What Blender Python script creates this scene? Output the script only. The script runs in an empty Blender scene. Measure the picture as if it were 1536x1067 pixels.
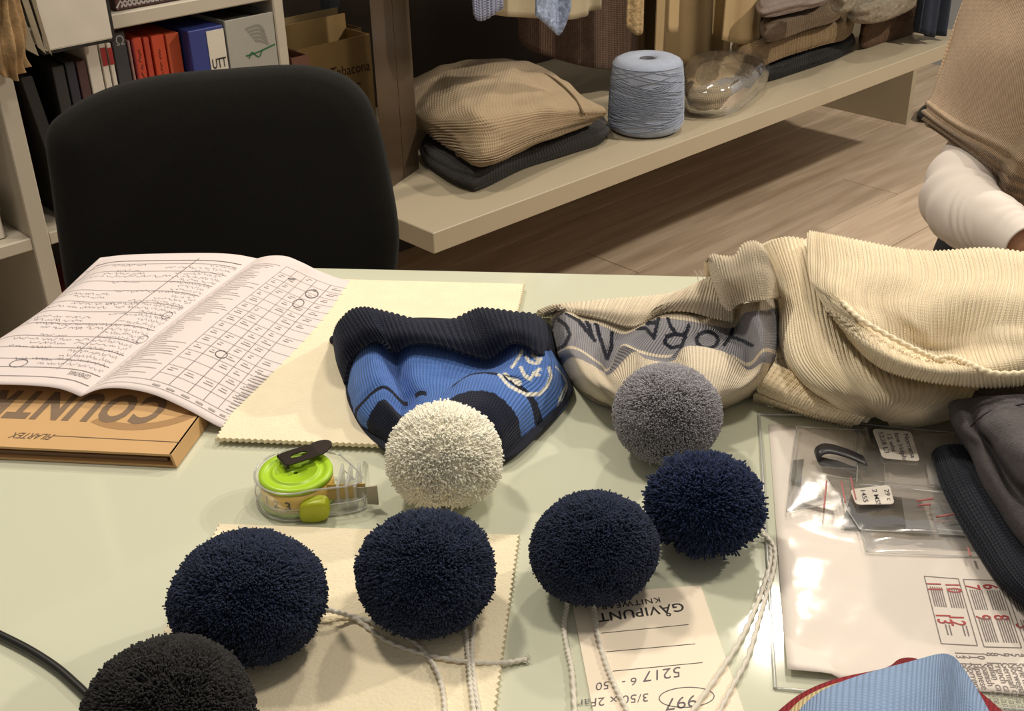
import bpy, bmesh, math, random
import numpy as np
from mathutils import Vector, Matrix

SC = bpy.context.scene
COL = SC.collection
RNG = np.random.default_rng(7)
random.seed(7)

# ------------------------------------------------------------------ camera
IW, IH = 1536, 1067
FPX, PITCH, ROLL = 1748.0, math.radians(28.65), math.radians(-1.43)
CAM = np.array([0.0, 0.0, 1.2336])
_cp, _sp, _cr, _sr = math.cos(PITCH), math.sin(PITCH), math.cos(ROLL), math.sin(ROLL)
_up0, _rt0 = np.array([0, _sp, _cp]), np.array([1.0, 0, 0])
FW = np.array([0, _cp, -_sp]); RT = _cr * _rt0 + _sr * _up0; UP = -_sr * _rt0 + _cr * _up0
cd = bpy.data.cameras.new('camera'); cam = bpy.data.objects.new('camera', cd); COL.objects.link(cam)
cd.sensor_fit = 'HORIZONTAL'; cd.sensor_width = 36.0; cd.lens = 36.0 * FPX / IW
cd.clip_start = 0.02; cd.clip_end = 50
cam.matrix_world = Matrix(((RT[0], UP[0], -FW[0], CAM[0]), (RT[1], UP[1], -FW[1], CAM[1]),
                           (RT[2], UP[2], -FW[2], CAM[2]), (0, 0, 0, 1)))
SC.camera = cam

# ------------------------------------------------------------------ world, lamps, exposure
world = bpy.data.worlds.new('world'); SC.world = world; world.use_nodes = True
bg = world.node_tree.nodes['Background']
bg.inputs[0].default_value = (1.0, 0.92, 0.82, 1); bg.inputs[1].default_value = 0.27
SC.cycles.transparent_max_bounces = 32
SC.view_settings.view_transform = 'Standard'; SC.view_settings.look = 'None'
SC.view_settings.exposure = 0.0; SC.view_settings.gamma = 1.0; SC.view_settings.use_curve_mapping = False


def lamp(name, loc, size, watts, target, color=(1, 0.90, 0.76), spread=180):
    ld = bpy.data.lights.new(name, 'AREA'); ld.shape = 'DISK'; ld.size = size; ld.energy = watts; ld.color = color
    ld.spread = math.radians(spread)
    o = bpy.data.objects.new(name, ld); COL.objects.link(o); o.location = loc
    o.rotation_euler = (Vector(target) - Vector(loc)).to_track_quat('-Z', 'Y').to_euler()
    return o


lamp('ceiling_lamp', (0.74, 2.60, 2.60), 0.12, 19, (0.2, 0.9, 0.75))
lamp('ceiling_lamp', (-0.75, 1.45, 2.60), 0.20, 20, (-0.1, 0.7, 0.75))
lamp('ceiling_lamp', (0.55, 0.70, 2.60), 0.24, 12, (0.2, 0.7, 0.75))
lamp('ceiling_lamp', (2.70, 1.95, 2.60), 0.14, 62, (1.7, 2.3, 0.2))

# ------------------------------------------------------------------ unprojection helpers (used to measure real positions)
TZ = 0.75                                       # table top height
YAW = math.radians(47.1)                        # direction of the back wall
DW = np.array([math.sin(YAW), math.cos(YAW), 0]); NW = np.array([DW[1], -DW[0], 0])


def ray(x, y): return FW + RT * (x - IW / 2) / FPX - UP * (y - IH / 2) / FPX
def U(x, y, z):
    d = ray(x, y); return CAM + d * ((z - CAM[2]) / d[2])
def T(x, y, h=0.0): return U(x, y, TZ + h)
def WP(x, y, o):
    d = ray(x, y); return CAM + d * ((o - CAM @ NW) / (d @ NW))
def SW(x, y, o):
    q = WP(x, y, o); return q @ DW, q[2]
def YP(x, y, yy):
    d = ray(x, y); return CAM + d * ((yy - CAM[1]) / d[1])
def S(s, o, z): return DW * s + NW * o + np.array([0, 0, z])
def proj(P):
    v = P - CAM; k = v @ FW
    return IW / 2 + FPX * (v @ RT) / k, IH / 2 - FPX * (v @ UP) / k


def lin(c):
    c = c / 255.0
    return c / 12.92 if c <= 0.04045 else ((c + 0.055) / 1.055) ** 2.4
def rgb(r, g, b): return (lin(r), lin(g), lin(b), 1.0)

# ------------------------------------------------------------------ materials
MATS = {}


def mat(name, color=(0.5, 0.5, 0.5, 1), rough=0.6, metal=0.0, spec=0.5, noise=0.0, nscale=60, bump=0.0, bscale=300,
        sheen=0.0, attr=False, rib=None, stretch=None, coat=0.0, emit=None):
    """procedural principled material; rib=(du,dv,depth): knitted stitches along UV in metres"""
    m = bpy.data.materials.new(name); m.use_nodes = True
    nt = m.node_tree; N = nt.nodes; L = nt.links; b = N['Principled BSDF']
    b.inputs['Roughness'].default_value = rough; b.inputs['Metallic'].default_value = metal
    b.inputs['Specular IOR Level'].default_value = spec
    if sheen: b.inputs['Sheen Weight'].default_value = sheen; b.inputs['Sheen Roughness'].default_value = 0.5
    if coat: b.inputs['Coat Weight'].default_value = coat
    tc = N.new('ShaderNodeTexCoord')
    if attr:
        a = N.new('ShaderNodeAttribute'); a.attribute_name = 'Col'; csock = a.outputs['Color']
    else:
        r_ = N.new('ShaderNodeRGB'); r_.outputs[0].default_value = color; csock = r_.outputs[0]
    if noise:
        n = N.new('ShaderNodeTexNoise'); n.inputs['Scale'].default_value = nscale; n.inputs['Detail'].default_value = 4
        src = tc.outputs['Object']
        if stretch:
            mp = N.new('ShaderNodeMapping'); mp.inputs['Scale'].default_value = stretch
            if len(stretch) > 3: pass
            L.new(src, mp.inputs[0]); src = mp.outputs[0]
        L.new(src, n.inputs['Vector'])
        mr = N.new('ShaderNodeMapRange'); mr.inputs[1].default_value = 0.25; mr.inputs[2].default_value = 0.75
        mr.inputs[3].default_value = 1 - noise; mr.inputs[4].default_value = 1 + noise
        L.new(n.outputs['Fac'], mr.inputs[0])
        mx = N.new('ShaderNodeVectorMath'); mx.operation = 'SCALE'
        L.new(csock, mx.inputs[0]); L.new(mr.outputs[0], mx.inputs['Scale']); csock = mx.outputs[0]
    L.new(csock, b.inputs['Base Color'])
    height = None
    if rib:
        du, dv, dep = rib[:3]
        sp = N.new('ShaderNodeSeparateXYZ'); L.new(tc.outputs['UV'], sp.inputs[0])
        def M(op, a, bb=None):
            q = N.new('ShaderNodeMath'); q.operation = op
            for i, v in enumerate((a, bb)):
                if v is None: continue
                if isinstance(v, (int, float)): q.inputs[i].default_value = v
                else: L.new(v, q.inputs[i])
            return q.outputs[0]
        uu = M('MULTIPLY', sp.outputs[0], math.pi / du)
        col_ = M('ABSOLUTE', M('SINE', uu))                      # wale
        vv = M('ADD', M('MULTIPLY', sp.outputs[1], 2 * math.pi / dv), M('MULTIPLY', col_, 2.6))
        st = M('MULTIPLY', M('SINE', vv), rib[3] if len(rib) > 3 else 0.35)
        height = M('ADD', col_, st); depth = dep
    if bump:
        n2 = N.new('ShaderNodeTexNoise'); n2.inputs['Scale'].default_value = bscale; n2.inputs['Detail'].default_value = 3
        L.new(tc.outputs['Object'], n2.inputs['Vector'])
        bp = N.new('ShaderNodeBump'); bp.inputs['Distance'].default_value = bump; bp.inputs['Strength'].default_value = 1
        L.new(n2.outputs['Fac'], bp.inputs['Height']); last = bp.outputs[0]
        if height is not None:
            b2 = N.new('ShaderNodeBump'); b2.inputs['Distance'].default_value = depth
            L.new(height, b2.inputs['Height']); L.new(last, b2.inputs['Normal']); last = b2.outputs[0]
        L.new(last, b.inputs['Normal'])
    elif height is not None:
        b2 = N.new('ShaderNodeBump'); b2.inputs['Distance'].default_value = depth
        L.new(height, b2.inputs['Height']); L.new(b2.outputs[0], b.inputs['Normal'])
    if emit:
        b.inputs['Emission Color'].default_value = emit[:3] + (1,); b.inputs['Emission Strength'].default_value = emit[3]
    MATS[name] = m
    return m


def film(name, tint=(0.97, 0.97, 0.96, 1), refl=0.5, base=0.03, rough=0.08, haze=0.0, bump=0.0, bscale=40, white=(0.8, 0.8, 0.78, 1)):
    """thin clear plastic: transparent plus a Fresnel gloss, a little milky haze"""
    m = bpy.data.materials.new(name); m.use_nodes = True
    nt = m.node_tree; N = nt.nodes; L = nt.links
    for n in list(N): N.remove(n)
    out = N.new('ShaderNodeOutputMaterial'); tr = N.new('ShaderNodeBsdfTransparent'); tr.inputs[0].default_value = tint
    gl = N.new('ShaderNodeBsdfGlossy'); gl.inputs['Roughness'].default_value = rough
    fr = N.new('ShaderNodeFresnel'); fr.inputs['IOR'].default_value = 1.45
    ma = N.new('ShaderNodeMath'); ma.operation = 'MULTIPLY_ADD'; ma.inputs[1].default_value = refl * 2; ma.inputs[2].default_value = base
    L.new(fr.outputs[0], ma.inputs[0])
    src = tr.outputs[0]
    if haze:
        df = N.new('ShaderNodeBsdfDiffuse'); df.inputs[0].default_value = white
        m0 = N.new('ShaderNodeMixShader'); m0.inputs[0].default_value = haze
        L.new(src, m0.inputs[1]); L.new(df.outputs[0], m0.inputs[2]); src = m0.outputs[0]
    mx = N.new('ShaderNodeMixShader'); L.new(ma.outputs[0], mx.inputs[0]); L.new(src, mx.inputs[1]); L.new(gl.outputs[0], mx.inputs[2])
    if bump:
        tc = N.new('ShaderNodeTexCoord'); n2 = N.new('ShaderNodeTexNoise'); n2.inputs['Scale'].default_value = bscale
        n2.inputs['Detail'].default_value = 3; L.new(tc.outputs['Object'], n2.inputs['Vector'])
        bp = N.new('ShaderNodeBump'); bp.inputs['Distance'].default_value = bump
        L.new(n2.outputs['Fac'], bp.inputs['Height']); L.new(bp.outputs[0], gl.inputs['Normal']); L.new(bp.outputs[0], fr.inputs['Normal'])
    L.new(mx.outputs[0], out.inputs[0]); MATS[name] = m
    return m


# ------------------------------------------------------------------ object helpers
def thing(name, label, cat, loc=(0, 0, 0), group=None, kind=None):
    o = bpy.data.objects.new(name, None); COL.objects.link(o); o.location = loc; o.empty_display_size = 0.02
    o['label'] = label; o['category'] = cat
    if group: o['group'] = group
    if kind: o['kind'] = kind
    return o


def tag(o, label, cat, group=None, kind=None):
    o['label'] = label; o['category'] = cat
    if group: o['group'] = group
    if kind: o['kind'] = kind
    return o


def add(name, me, m=None, parent=None, smooth=True, label=None, kind=None):
    o = bpy.data.objects.new(name, me); COL.objects.link(o)
    if m is not None: me.materials.append(m)
    if parent is not None:
        o.parent = parent
        base = parent; off = Vector((0, 0, 0))
        while base is not None: off += base.location; base = base.parent
        o.matrix_parent_inverse = Matrix.Identity(4); o.location = -off
    if smooth and len(me.polygons): me.polygons.foreach_set('use_smooth', np.ones(len(me.polygons), bool))
    if label: o['label'] = label
    if kind: o['kind'] = kind
    return o


def np_mesh(name, V, F, uv=None, col=None):
    """V (n,3), F list of index arrays, each (k, 3 or 4)"""
    V = np.asarray(V, np.float32); me = bpy.data.meshes.new(name)
    F = [np.asarray(f, np.int32) for f in (F if isinstance(F, (list, tuple)) else [F]) if len(f)]
    nl = sum(f.size for f in F); npol = sum(len(f) for f in F)
    me.vertices.add(len(V)); me.vertices.foreach_set('co', V.ravel())
    me.loops.add(nl); me.polygons.add(npol)
    li = np.concatenate([f.ravel() for f in F])
    tot = np.concatenate([np.full(len(f), f.shape[1], np.int32) for f in F])
    st = np.concatenate([[0], np.cumsum(tot)[:-1]]).astype(np.int32)
    me.loops.foreach_set('vertex_index', li); me.polygons.foreach_set('loop_start', st)
    me.update(calc_edges=True); me.validate()
    if uv is not None:
        l = me.uv_layers.new(name='UVMap'); l.data.foreach_set('uv', np.asarray(uv, np.float32)[li].ravel())
    if col is not None:
        a = me.color_attributes.new('Col', 'FLOAT_COLOR', 'POINT')
        c = np.ones((len(V), 4), np.float32); c[:, :3] = np.asarray(col)[:, :3]; a.data.foreach_set('color', c.ravel())
    return me


def quads(nu, nv, cu=False, cv=False):
    i = np.arange(nu if cu else nu - 1); j = np.arange(nv if cv else nv - 1)
    I, J = np.meshgrid(i, j, indexing='ij'); I2, J2 = (I + 1) % nu, (J + 1) % nv
    return np.stack([I * nv + J, I2 * nv + J, I2 * nv + J2, I * nv + J2], -1).reshape(-1, 4)


def cr_axis(A, n):
    """Catmull-Rom resample along axis 0 to n samples"""
    R = A.shape[0]
    if R == 2:
        t = np.linspace(0, 1, n).reshape((-1,) + (1,) * (A.ndim - 1)); return A[0] * (1 - t) + A[1] * t
    E = np.concatenate([[2 * A[0] - A[1]], A, [2 * A[-1] - A[-2]]])
    x = np.linspace(0, R - 1, n); k = np.minimum(x.astype(int), R - 2); t = (x - k).reshape((-1,) + (1,) * (A.ndim - 1))
    p0, p1, p2, p3 = E[k], E[k + 1], E[k + 2], E[k + 3]
    return 0.5 * (2 * p1 + (p2 - p0) * t + (2 * p0 - 5 * p1 + 4 * p2 - p3) * t ** 2 + (3 * p1 - p0 - 3 * p2 + p3) * t ** 3)


def spline(pts, n, closed=False):
    A = np.asarray(pts, float)
    if closed:
        B = np.concatenate([A[-2:], A, A[:3]]); m = len(A)
        x = np.arange(n) / n * m; k = x.astype(int); t = (x - k)[:, None]; k = k + 1
        p0, p1, p2, p3 = B[k], B[k + 1], B[k + 2], B[k + 3]
        return 0.5 * (2 * p1 + (p2 - p0) * t + (2 * p0 - 5 * p1 + 4 * p2 - p3) * t ** 2 + (3 * p1 - p0 - 3 * p2 + p3) * t ** 3)
    return cr_axis(A, n)


def normals(P):
    du = np.gradient(P, axis=0); dv = np.gradient(P, axis=1)
    n = np.cross(du, dv); l = np.linalg.norm(n, axis=-1, keepdims=True); return n / np.maximum(l, 1e-12)


def fbm(x, y, seed=0, oct=3):
    """cheap smooth 2-D noise from sines"""
    r = np.random.default_rng(seed); out = 0; amp = 1
    for o in range(oct):
        for k in range(3):
            a = r.uniform(0, 6.28); f = (2 ** o) * r.uniform(.7, 1.3); ph = r.uniform(0, 6.28)
            out = out + amp * np.sin(f * (x * math.cos(a) + y * math.sin(a)) * 6.28 + ph)
        amp *= .5
    return out / 5


def patch(name, ctrl, nu, nv, m, parent=None, conv=None, disp=None, color=None, thick=0.0, flip=None, kind=None, label=None):
    """ctrl: rows x cols of (px,py,param); conv turns each into a world point; rows become u, columns v"""
    conv = conv or (lambda a, b, c: T(a, b, c))
    A = np.array([[conv(*p) for p in row] for row in ctrl])
    A = cr_axis(A, nu); P = cr_axis(A.swapaxes(0, 1), nv).swapaxes(0, 1)
    n = normals(P)
    if flip is None:
        view = CAM - P.reshape(-1, 3)
        flip = np.sum(view * n.reshape(-1, 3)) < 0
    if flip: n = -n
    lu = np.linalg.norm(np.diff(P, axis=0), axis=-1).sum(0).mean(); lv = np.linalg.norm(np.diff(P, axis=1), axis=-1).sum(1).mean()
    uu, vv = np.meshgrid(np.linspace(0, 1, nu), np.linspace(0, 1, nv), indexing='ij')
    px, py = proj(P.reshape(-1, 3)); px = px.reshape(nu, nv); py = py.reshape(nu, nv)
    if disp is not None: P = P + n * disp(uu, vv, uu * lu, vv * lv)[..., None]
    c = None
    if color is not None: c = color(uu, vv, px, py).reshape(-1, 3)
    F = quads(nu, nv)
    if not flip: pass
    else: F = F[:, ::-1]
    uvs = np.stack([vv * lv, uu * lu], -1).reshape(-1, 2)
    me = np_mesh(name, P.reshape(-1, 3), [F], uvs, c)
    o = add(name, me, m, parent, label=label, kind=kind)
    if thick:
        md = o.modifiers.new('thickness', 'SOLIDIFY'); md.thickness = thick; md.offset = -1
    return o


def bm_obj(name, bm, m, parent=None, smooth=False, label=None, kind=None):
    me = bpy.data.meshes.new(name); bm.normal_update(); bm.to_mesh(me); bm.free()
    return add(name, me, m, parent, smooth, label, kind)


def hexa(name, P8, m, parent=None, bevel=0.0, seg=2, label=None):
    """box from 8 world points: 4 bottom (ccw) then 4 top"""
    bm = bmesh.new(); v = [bm.verts.new(Vector(p)) for p in P8]
    for f in ((3, 2, 1, 0), (4, 5, 6, 7), (0, 1, 5, 4), (1, 2, 6, 5), (2, 3, 7, 6), (3, 0, 4, 7)):
        bm.faces.new([v[i] for i in f])
    bmesh.ops.recalc_face_normals(bm, faces=bm.faces)
    if bevel: bmesh.ops.bevel(bm, geom=list(bm.edges), offset=bevel, segments=seg, affect='EDGES', profile=.6)
    return bm_obj(name, bm, m, parent, False, label)


def wbox(name, s0, s1, o0, o1, z0, z1, m, parent=None, bevel=0.002, lean=0.0, label=None):
    """box in back-wall coordinates (s along the wall, o out of it, z up); lean shifts the top along s"""
    P = [S(s0, o0, z0), S(s1, o0, z0), S(s1, o1, z0), S(s0, o1, z0),
         S(s0 + lean, o0, z1), S(s1 + lean, o0, z1), S(s1 + lean, o1, z1), S(s0 + lean, o1, z1)]
    return hexa(name, P, m, parent, bevel, 1, label)


def prism(name, pts, n_up, h, m, parent=None, bevel=0.0, label=None):
    """extrude a world polygon (list of 3-D points) by n_up*h"""
    bm = bmesh.new(); up = Vector(n_up) * h
    a = [bm.verts.new(Vector(p)) for p in pts]; b = [bm.verts.new(Vector(p) + up) for p in pts]
    fa = bm.faces.new(a); fb = bm.faces.new(b); k = len(pts)
    for i in range(k): bm.faces.new((a[i], a[(i + 1) % k], b[(i + 1) % k], b[i]))
    bmesh.ops.recalc_face_normals(bm, faces=bm.faces)
    if bevel:
        bmesh.ops.bevel(bm, geom=[e for e in bm.edges if e.link_faces[0] in (fa, fb) or e.link_faces[1] in (fa, fb)], offset=bevel, segments=2, affect='EDGES')
    return bm_obj(name, bm, m, parent, False, label)


def tube(name, pts, r, m, parent=None, n=60, k=8, twist=None, rfun=None, label=None, cap=True):
    C = spline(pts, n); t = np.gradient(C, axis=0); t /= np.linalg.norm(t, axis=1, keepdims=True)
    ref = np.array([0, 0, 1.0]); 
    a = np.cross(t, ref); l = np.linalg.norm(a, axis=1, keepdims=True)
    a = np.where(l < 1e-3, np.array([1.0, 0, 0]), a / np.maximum(l, 1e-9)); b = np.cross(a, t)
    ang = np.linspace(0, 2 * math.pi, k, endpoint=False)
    rr = np.full(n, r) if rfun is None else r * rfun(np.linspace(0, 1, n))
    if twist:
        rad = rr[:, None] * (1 + .28 * np.cos(2 * (ang[None] - np.arange(n)[:, None] * twist)))
    else: rad = np.repeat(rr[:, None], k, 1)
    P = C[:, None] + rad[..., None] * (np.cos(ang)[None, :, None] * a[:, None] + np.sin(ang)[None, :, None] * b[:, None])
    F = [quads(n, k, cv=True)]
    V = P.reshape(-1, 3)
    if cap:
        V = np.concatenate([V, C[:1], C[-1:]]); j = np.arange(k); j2 = (j + 1) % k
        F += [np.stack([np.full(k, n * k), j2, j], 1), np.stack([np.full(k, n * k + 1), (n - 1) * k + j, (n - 1) * k + j2], 1)]
    return add(name, np_mesh(name, V, F), m, parent, label=label)


def lathe(name, prof, center, m, parent=None, k=64, axis=(0, 0, 1), closed=False, label=None):
    """prof list of (r, z) from bottom to top round a vertical axis"""
    pr = np.array(prof); a = np.linspace(0, 2 * math.pi, k, endpoint=False)
    P = np.stack([pr[:, 0, None] * np.cos(a), pr[:, 0, None] * np.sin(a), np.repeat(pr[:, 1, None], k, 1)], -1) + np.asarray(center)
    return add(name, np_mesh(name, P.reshape(-1, 3), [quads(len(pr), k, cu=closed, cv=True)]), m, parent, label=label)


def lump(name, outline, z0, z1, m, parent=None, n=160, rings=26, rnd=0.02, crown=0.01, layers=0, ldep=0.004, rib=None,
         wob=0.004, seed=1, top=None, color=None, label=None):
    """soft folded textile: closed outline on the plane z0, rounded sides, bulging top. rib=(count,amp)"""
    O = spline([np.asarray(p)[:2] for p in outline], n, closed=True); c = O.mean(0)
    size = np.linalg.norm(O - c, axis=1).mean(); H = z1 - z0
    ts = np.linspace(0, 1, rings); V = []
    ang = np.linspace(0, 2 * math.pi, n, endpoint=False)
    for t in ts:
        if t < .62:                                   # side
            q = t / .62; zz = z0 + H * q
            inset = rnd * (abs(2 * q - 1) ** 3)
            if layers: inset = inset + ldep * (.5 - .5 * abs(math.cos(math.pi * q * layers)) * 2)
            f = 1 - inset / size
            extra = 0
        else:
            q = (t - .62) / .38; f = (1 - rnd / size) * (1 - q) ** .85; zz = z1; extra = crown * (1 - (1 - q) ** 2)
        pts = c + (O - c) * f
        wv = fbm(pts[:, 0] * 5, pts[:, 1] * 5, seed) * wob
        z = np.full(n, zz) + extra + (wv * (1 if t > .3 else t / .3))
        if top is not None: z = z + np.array([top(p[0], p[1]) for p in pts]) * min(1, t / .62)
        dirn = (O - c) / np.linalg.norm(O - c, axis=1, keepdims=True)
        if rib and t < .7:
            pts = pts + dirn * (rib[1] * np.sin(ang * rib[0]) * (1 if t < .62 else (0.7 - t) / .08))[:, None]
        pts = pts + dirn * (fbm(np.cos(ang) * .7 + t, np.sin(ang) * .7 + t * 2, seed + 5) * wob)[:, None] * (1 if t < .7 else 0)
        V.append(np.column_stack([pts, z]))
    V = np.array(V); F = [quads(rings, n, cv=True)]
    flat = np.concatenate([V.reshape(-1, 3), [np.append(c, z0)]])
    j = np.arange(n); F.append(np.stack([(j + 1) % n, j, np.full(n, rings * n)], 1))
    uv = np.stack(np.meshgrid(ts * (H + size), ang / 6.28 * size * 6.28, indexing='ij'), -1)[..., ::-1].reshape(-1, 2)
    # planar uv for the top
    uvf = np.concatenate([uv, [[0, 0]]])
    cl = None
    if color is not None: cl = color(flat)
    return add(name, np_mesh(name, flat, F, uvf, cl), m, parent, label=label)


def text_geo(s, bold=0.0, spacing=1.0, shear=0.0):
    """flat glyph outlines of the built-in font, unit size: (verts 2-D, triangles)"""
    cu = bpy.data.curves.new('glyphs', 'FONT'); cu.body = s; cu.size = 1; cu.offset = bold; cu.space_character = spacing; cu.shear = shear
    cu.resolution_u = 3; cu.fill_mode = 'FRONT'
    ob = bpy.data.objects.new('glyphs', cu); me = bpy.data.meshes.new_from_object(ob)
    me.calc_loop_triangles()
    v = np.zeros(len(me.vertices) * 3); me.vertices.foreach_get('co', v); v = v.reshape(-1, 3)[:, :2]
    f = np.zeros(len(me.loop_triangles) * 3, np.int32); me.loop_triangles.foreach_get('vertices', f)
    bpy.data.objects.remove(ob); bpy.data.curves.remove(cu); bpy.data.meshes.remove(me)
    return v, f.reshape(-1, 3)


class Print:
    """flat print laid on a surface: strokes, filled shapes and lettering in 2-D, mapped by fn(x,y)->3-D"""
    def __init__(self, fn): self.fn = fn; self.V = []; self.F3 = []; self.F4 = []; self.n = 0
    def stroke(self, pts, w, n=None, closed=False):
        p = np.asarray(pts, float)
        if n: p = spline(p, n, closed)
        if closed: p = np.concatenate([p, p[:1]])
        t = np.gradient(p, axis=0); l = np.linalg.norm(t, axis=1, keepdims=True); t = t / np.maximum(l, 1e-9)
        nn = np.stack([-t[:, 1], t[:, 0]], 1) * w / 2; k = len(p)
        self.V.append(np.stack([p + nn, p - nn], 1).reshape(-1, 2))
        i = np.arange(k - 1) * 2 + self.n; self.F4.append(np.stack([i, i + 1, i + 3, i + 2], 1)); self.n += 2 * k
    def line(self, a, b, w, n=12):
        t = np.linspace(0, 1, n)[:, None]; self.stroke(np.asarray(a) * (1 - t) + np.asarray(b) * t, w)
    def rect(self, x0, y0, x1, y1, n=8): self.line(((x0 + x1) / 2, y0), ((x0 + x1) / 2, y1), abs(x1 - x0), n)
    def frame(self, x0, y0, x1, y1, w, n=8):
        for a, b in (((x0, y0), (x1, y0)), ((x1, y0), (x1, y1)), ((x1, y1), (x0, y1)), ((x0, y1), (x0, y0))): self.line(a, b, w, n)
    def text(self, s, x, y, size, ax=(1, 0), ay=(0, 1), bold=0.0, spacing=1.0, shear=0.0, wide=1.0):
        v, f = text_geo(s, bold, spacing, shear)
        if not len(v): return
        q = np.array([x, y]) + v[:, :1] * wide * size * np.asarray(ax) + v[:, 1:] * size * np.asarray(ay)
        self.V.append(q); self.F3.append(f + self.n); self.n += len(q)
    def scribble(self, x, y, length, h, w, ax=(1, 0), ay=(0, 1), seed=0):
        r = np.random.default_rng(seed); k = max(6, int(length / h * 3.2)); xs = np.linspace(0, length, k)
        ys = r.uniform(-.5, .5, k) * h * np.where(np.arange(k) % 2, 1, -.6) ; p = np.array([x, y]) + xs[:, None] * np.asarray(ax) + ys[:, None] * np.asarray(ay)
        cut = 0
        while cut < k - 3:                                    # broken into words
            e = min(k, cut + r.integers(5, 14)); self.stroke(p[cut:e], w, n=(e - cut) * 3); cut = e + r.integers(0, 2)
    def build(self, name, m, parent, label=None):
        q = np.concatenate(self.V); P = np.array([self.fn(a, b) for a, b in q])
        F = []
        if self.F4: F.append(np.concatenate(self.F4))
        if self.F3: F.append(np.concatenate(self.F3))
        return add(name, np_mesh(name, P, F), m, parent, smooth=False, label=label)


def plane_map(o, ax, ay, lift=0.0003):
    o, ax, ay = map(np.asarray, (o, ax, ay)); n = np.cross(ax, ay); n = n / np.linalg.norm(n)
    if n[2] < 0: n = -n
    return lambda x, y: o + ax * x + ay * y + n * lift


def seg_dist(px, py, pts):
    d = np.full(px.shape, 1e9)
    for (ax, ay), (bx, by) in zip(pts[:-1], pts[1:]):
        vx, vy = bx - ax, by - ay; t = np.clip(((px - ax) * vx + (py - ay) * vy) / (vx * vx + vy * vy + 1e-9), 0, 1)
        d = np.minimum(d, np.hypot(px - ax - t * vx, py - ay - t * vy))
    return d

# ================================================================== the setting
M_wood = mat('floor_wood', rgb(176, 156, 128), 0.5, noise=0.10, nscale=3, bump=0.0004, bscale=30)
M_gap = mat('floor_gap', rgb(90, 74, 58), 0.9)
M_wall = mat('wall_paint', rgb(196, 196, 186), 0.8, noise=0.02, nscale=3)
M_wallgrey = mat('wall_grey_blue', rgb(172, 176, 184), 0.8, noise=0.03, nscale=2)
OW = -2.30                                                       # back wall plane


def struct(o, label=None):
    o['kind'] = 'structure'
    if label: o['label'] = label
    return o


# wood grain running along the planks
nt = M_wood.node_tree
def plank_grain(m):
    N, L = m.node_tree.nodes, m.node_tree.links
    tc = N.new('ShaderNodeTexCoord'); mp = N.new('ShaderNodeMapping'); mp.inputs['Rotation'].default_value = (0, 0, YAW)
    mp2 = N.new('ShaderNodeMapping'); mp2.inputs['Scale'].default_value = (14, 1.1, 1)
    L.new(tc.outputs['Object'], mp.inputs[0]); L.new(mp.outputs[0], mp2.inputs[0])
    n = N.new('ShaderNodeTexNoise'); n.inputs['Scale'].default_value = 2.2; n.inputs['Detail'].default_value = 6; n.inputs['Distortion'].default_value = .6
    L.new(mp2.outputs[0], n.inputs['Vector'])
    oi = N.new('ShaderNodeObjectInfo'); rmp = N.new('ShaderNodeValToRGB')
    rmp.color_ramp.elements[0].position = .3; rmp.color_ramp.elements[0].color = rgb(184, 162, 138)
    rmp.color_ramp.elements[1].position = .7; rmp.color_ramp.elements[1].color = rgb(218, 198, 174)
    L.new(n.outputs['Fac'], rmp.inputs[0])
    vo = N.new('ShaderNodeTexVoronoi'); vo.inputs['Scale'].default_value = 3.1; L.new(mp.outputs[0], vo.inputs['Vector'])   # knots
    kr = N.new('ShaderNodeMapRange'); kr.inputs[1].default_value = .02; kr.inputs[2].default_value = .055; kr.inputs[3].default_value = .45; kr.inputs[4].default_value = 1
    L.new(vo.outputs['Distance'], kr.inputs[0])
    vr = N.new('ShaderNodeMapRange'); vr.inputs[3].default_value = .9; vr.inputs[4].default_value = 1.08; L.new(oi.outputs['Random'], vr.inputs[0])
    mu = N.new('ShaderNodeMath'); mu.operation = 'MULTIPLY'; L.new(kr.outputs[0], mu.inputs[0]); L.new(vr.outputs[0], mu.inputs[1])
    sc = N.new('ShaderNodeVectorMath'); sc.operation = 'SCALE'; L.new(rmp.outputs[0], sc.inputs[0]); L.new(mu.outputs[0], sc.inputs['Scale'])
    L.new(sc.outputs[0], N['Principled BSDF'].inputs['Base Color'])
plank_grain(M_wood)

floor = struct(hexa('floor', [S(-2.6, OW, -.06), S(5.2, OW, -.06), S(5.2, 2.4, -.06), S(-2.6, 2.4, -.06),
                              S(-2.6, OW, -.008), S(5.2, OW, -.008), S(5.2, 2.4, -.008), S(-2.6, 2.4, -.008)], M_gap), 'pale wooden plank floor')
pw = 0.185
row = 0; o_ = OW + .004
while o_ < 2.3:
    cuts = [-2.58] + sorted([(-1.9 + (row * .83) % 2.2) + 2.3 * k for k in range(3)]) + [5.18]
    for a, b in zip(cuts[:-1], cuts[1:]):
        if b - a > .05: wbox('plank', a + .0012, b - .0012, o_, o_ + pw - .003, -.01, 0.0, M_wood, floor, bevel=0.0008)
    o_ += pw; row += 1

struct(wbox('wall_back', -2.6, 5.2, OW - .1, OW, -.06, 2.7, M_wall, bevel=0), 'pale grey-green painted back wall')
struct(wbox('wall_right', 4.35, 4.45, OW, 2.4, -.06, 2.7, M_wallgrey, bevel=0), 'grey-blue painted side wall')

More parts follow.
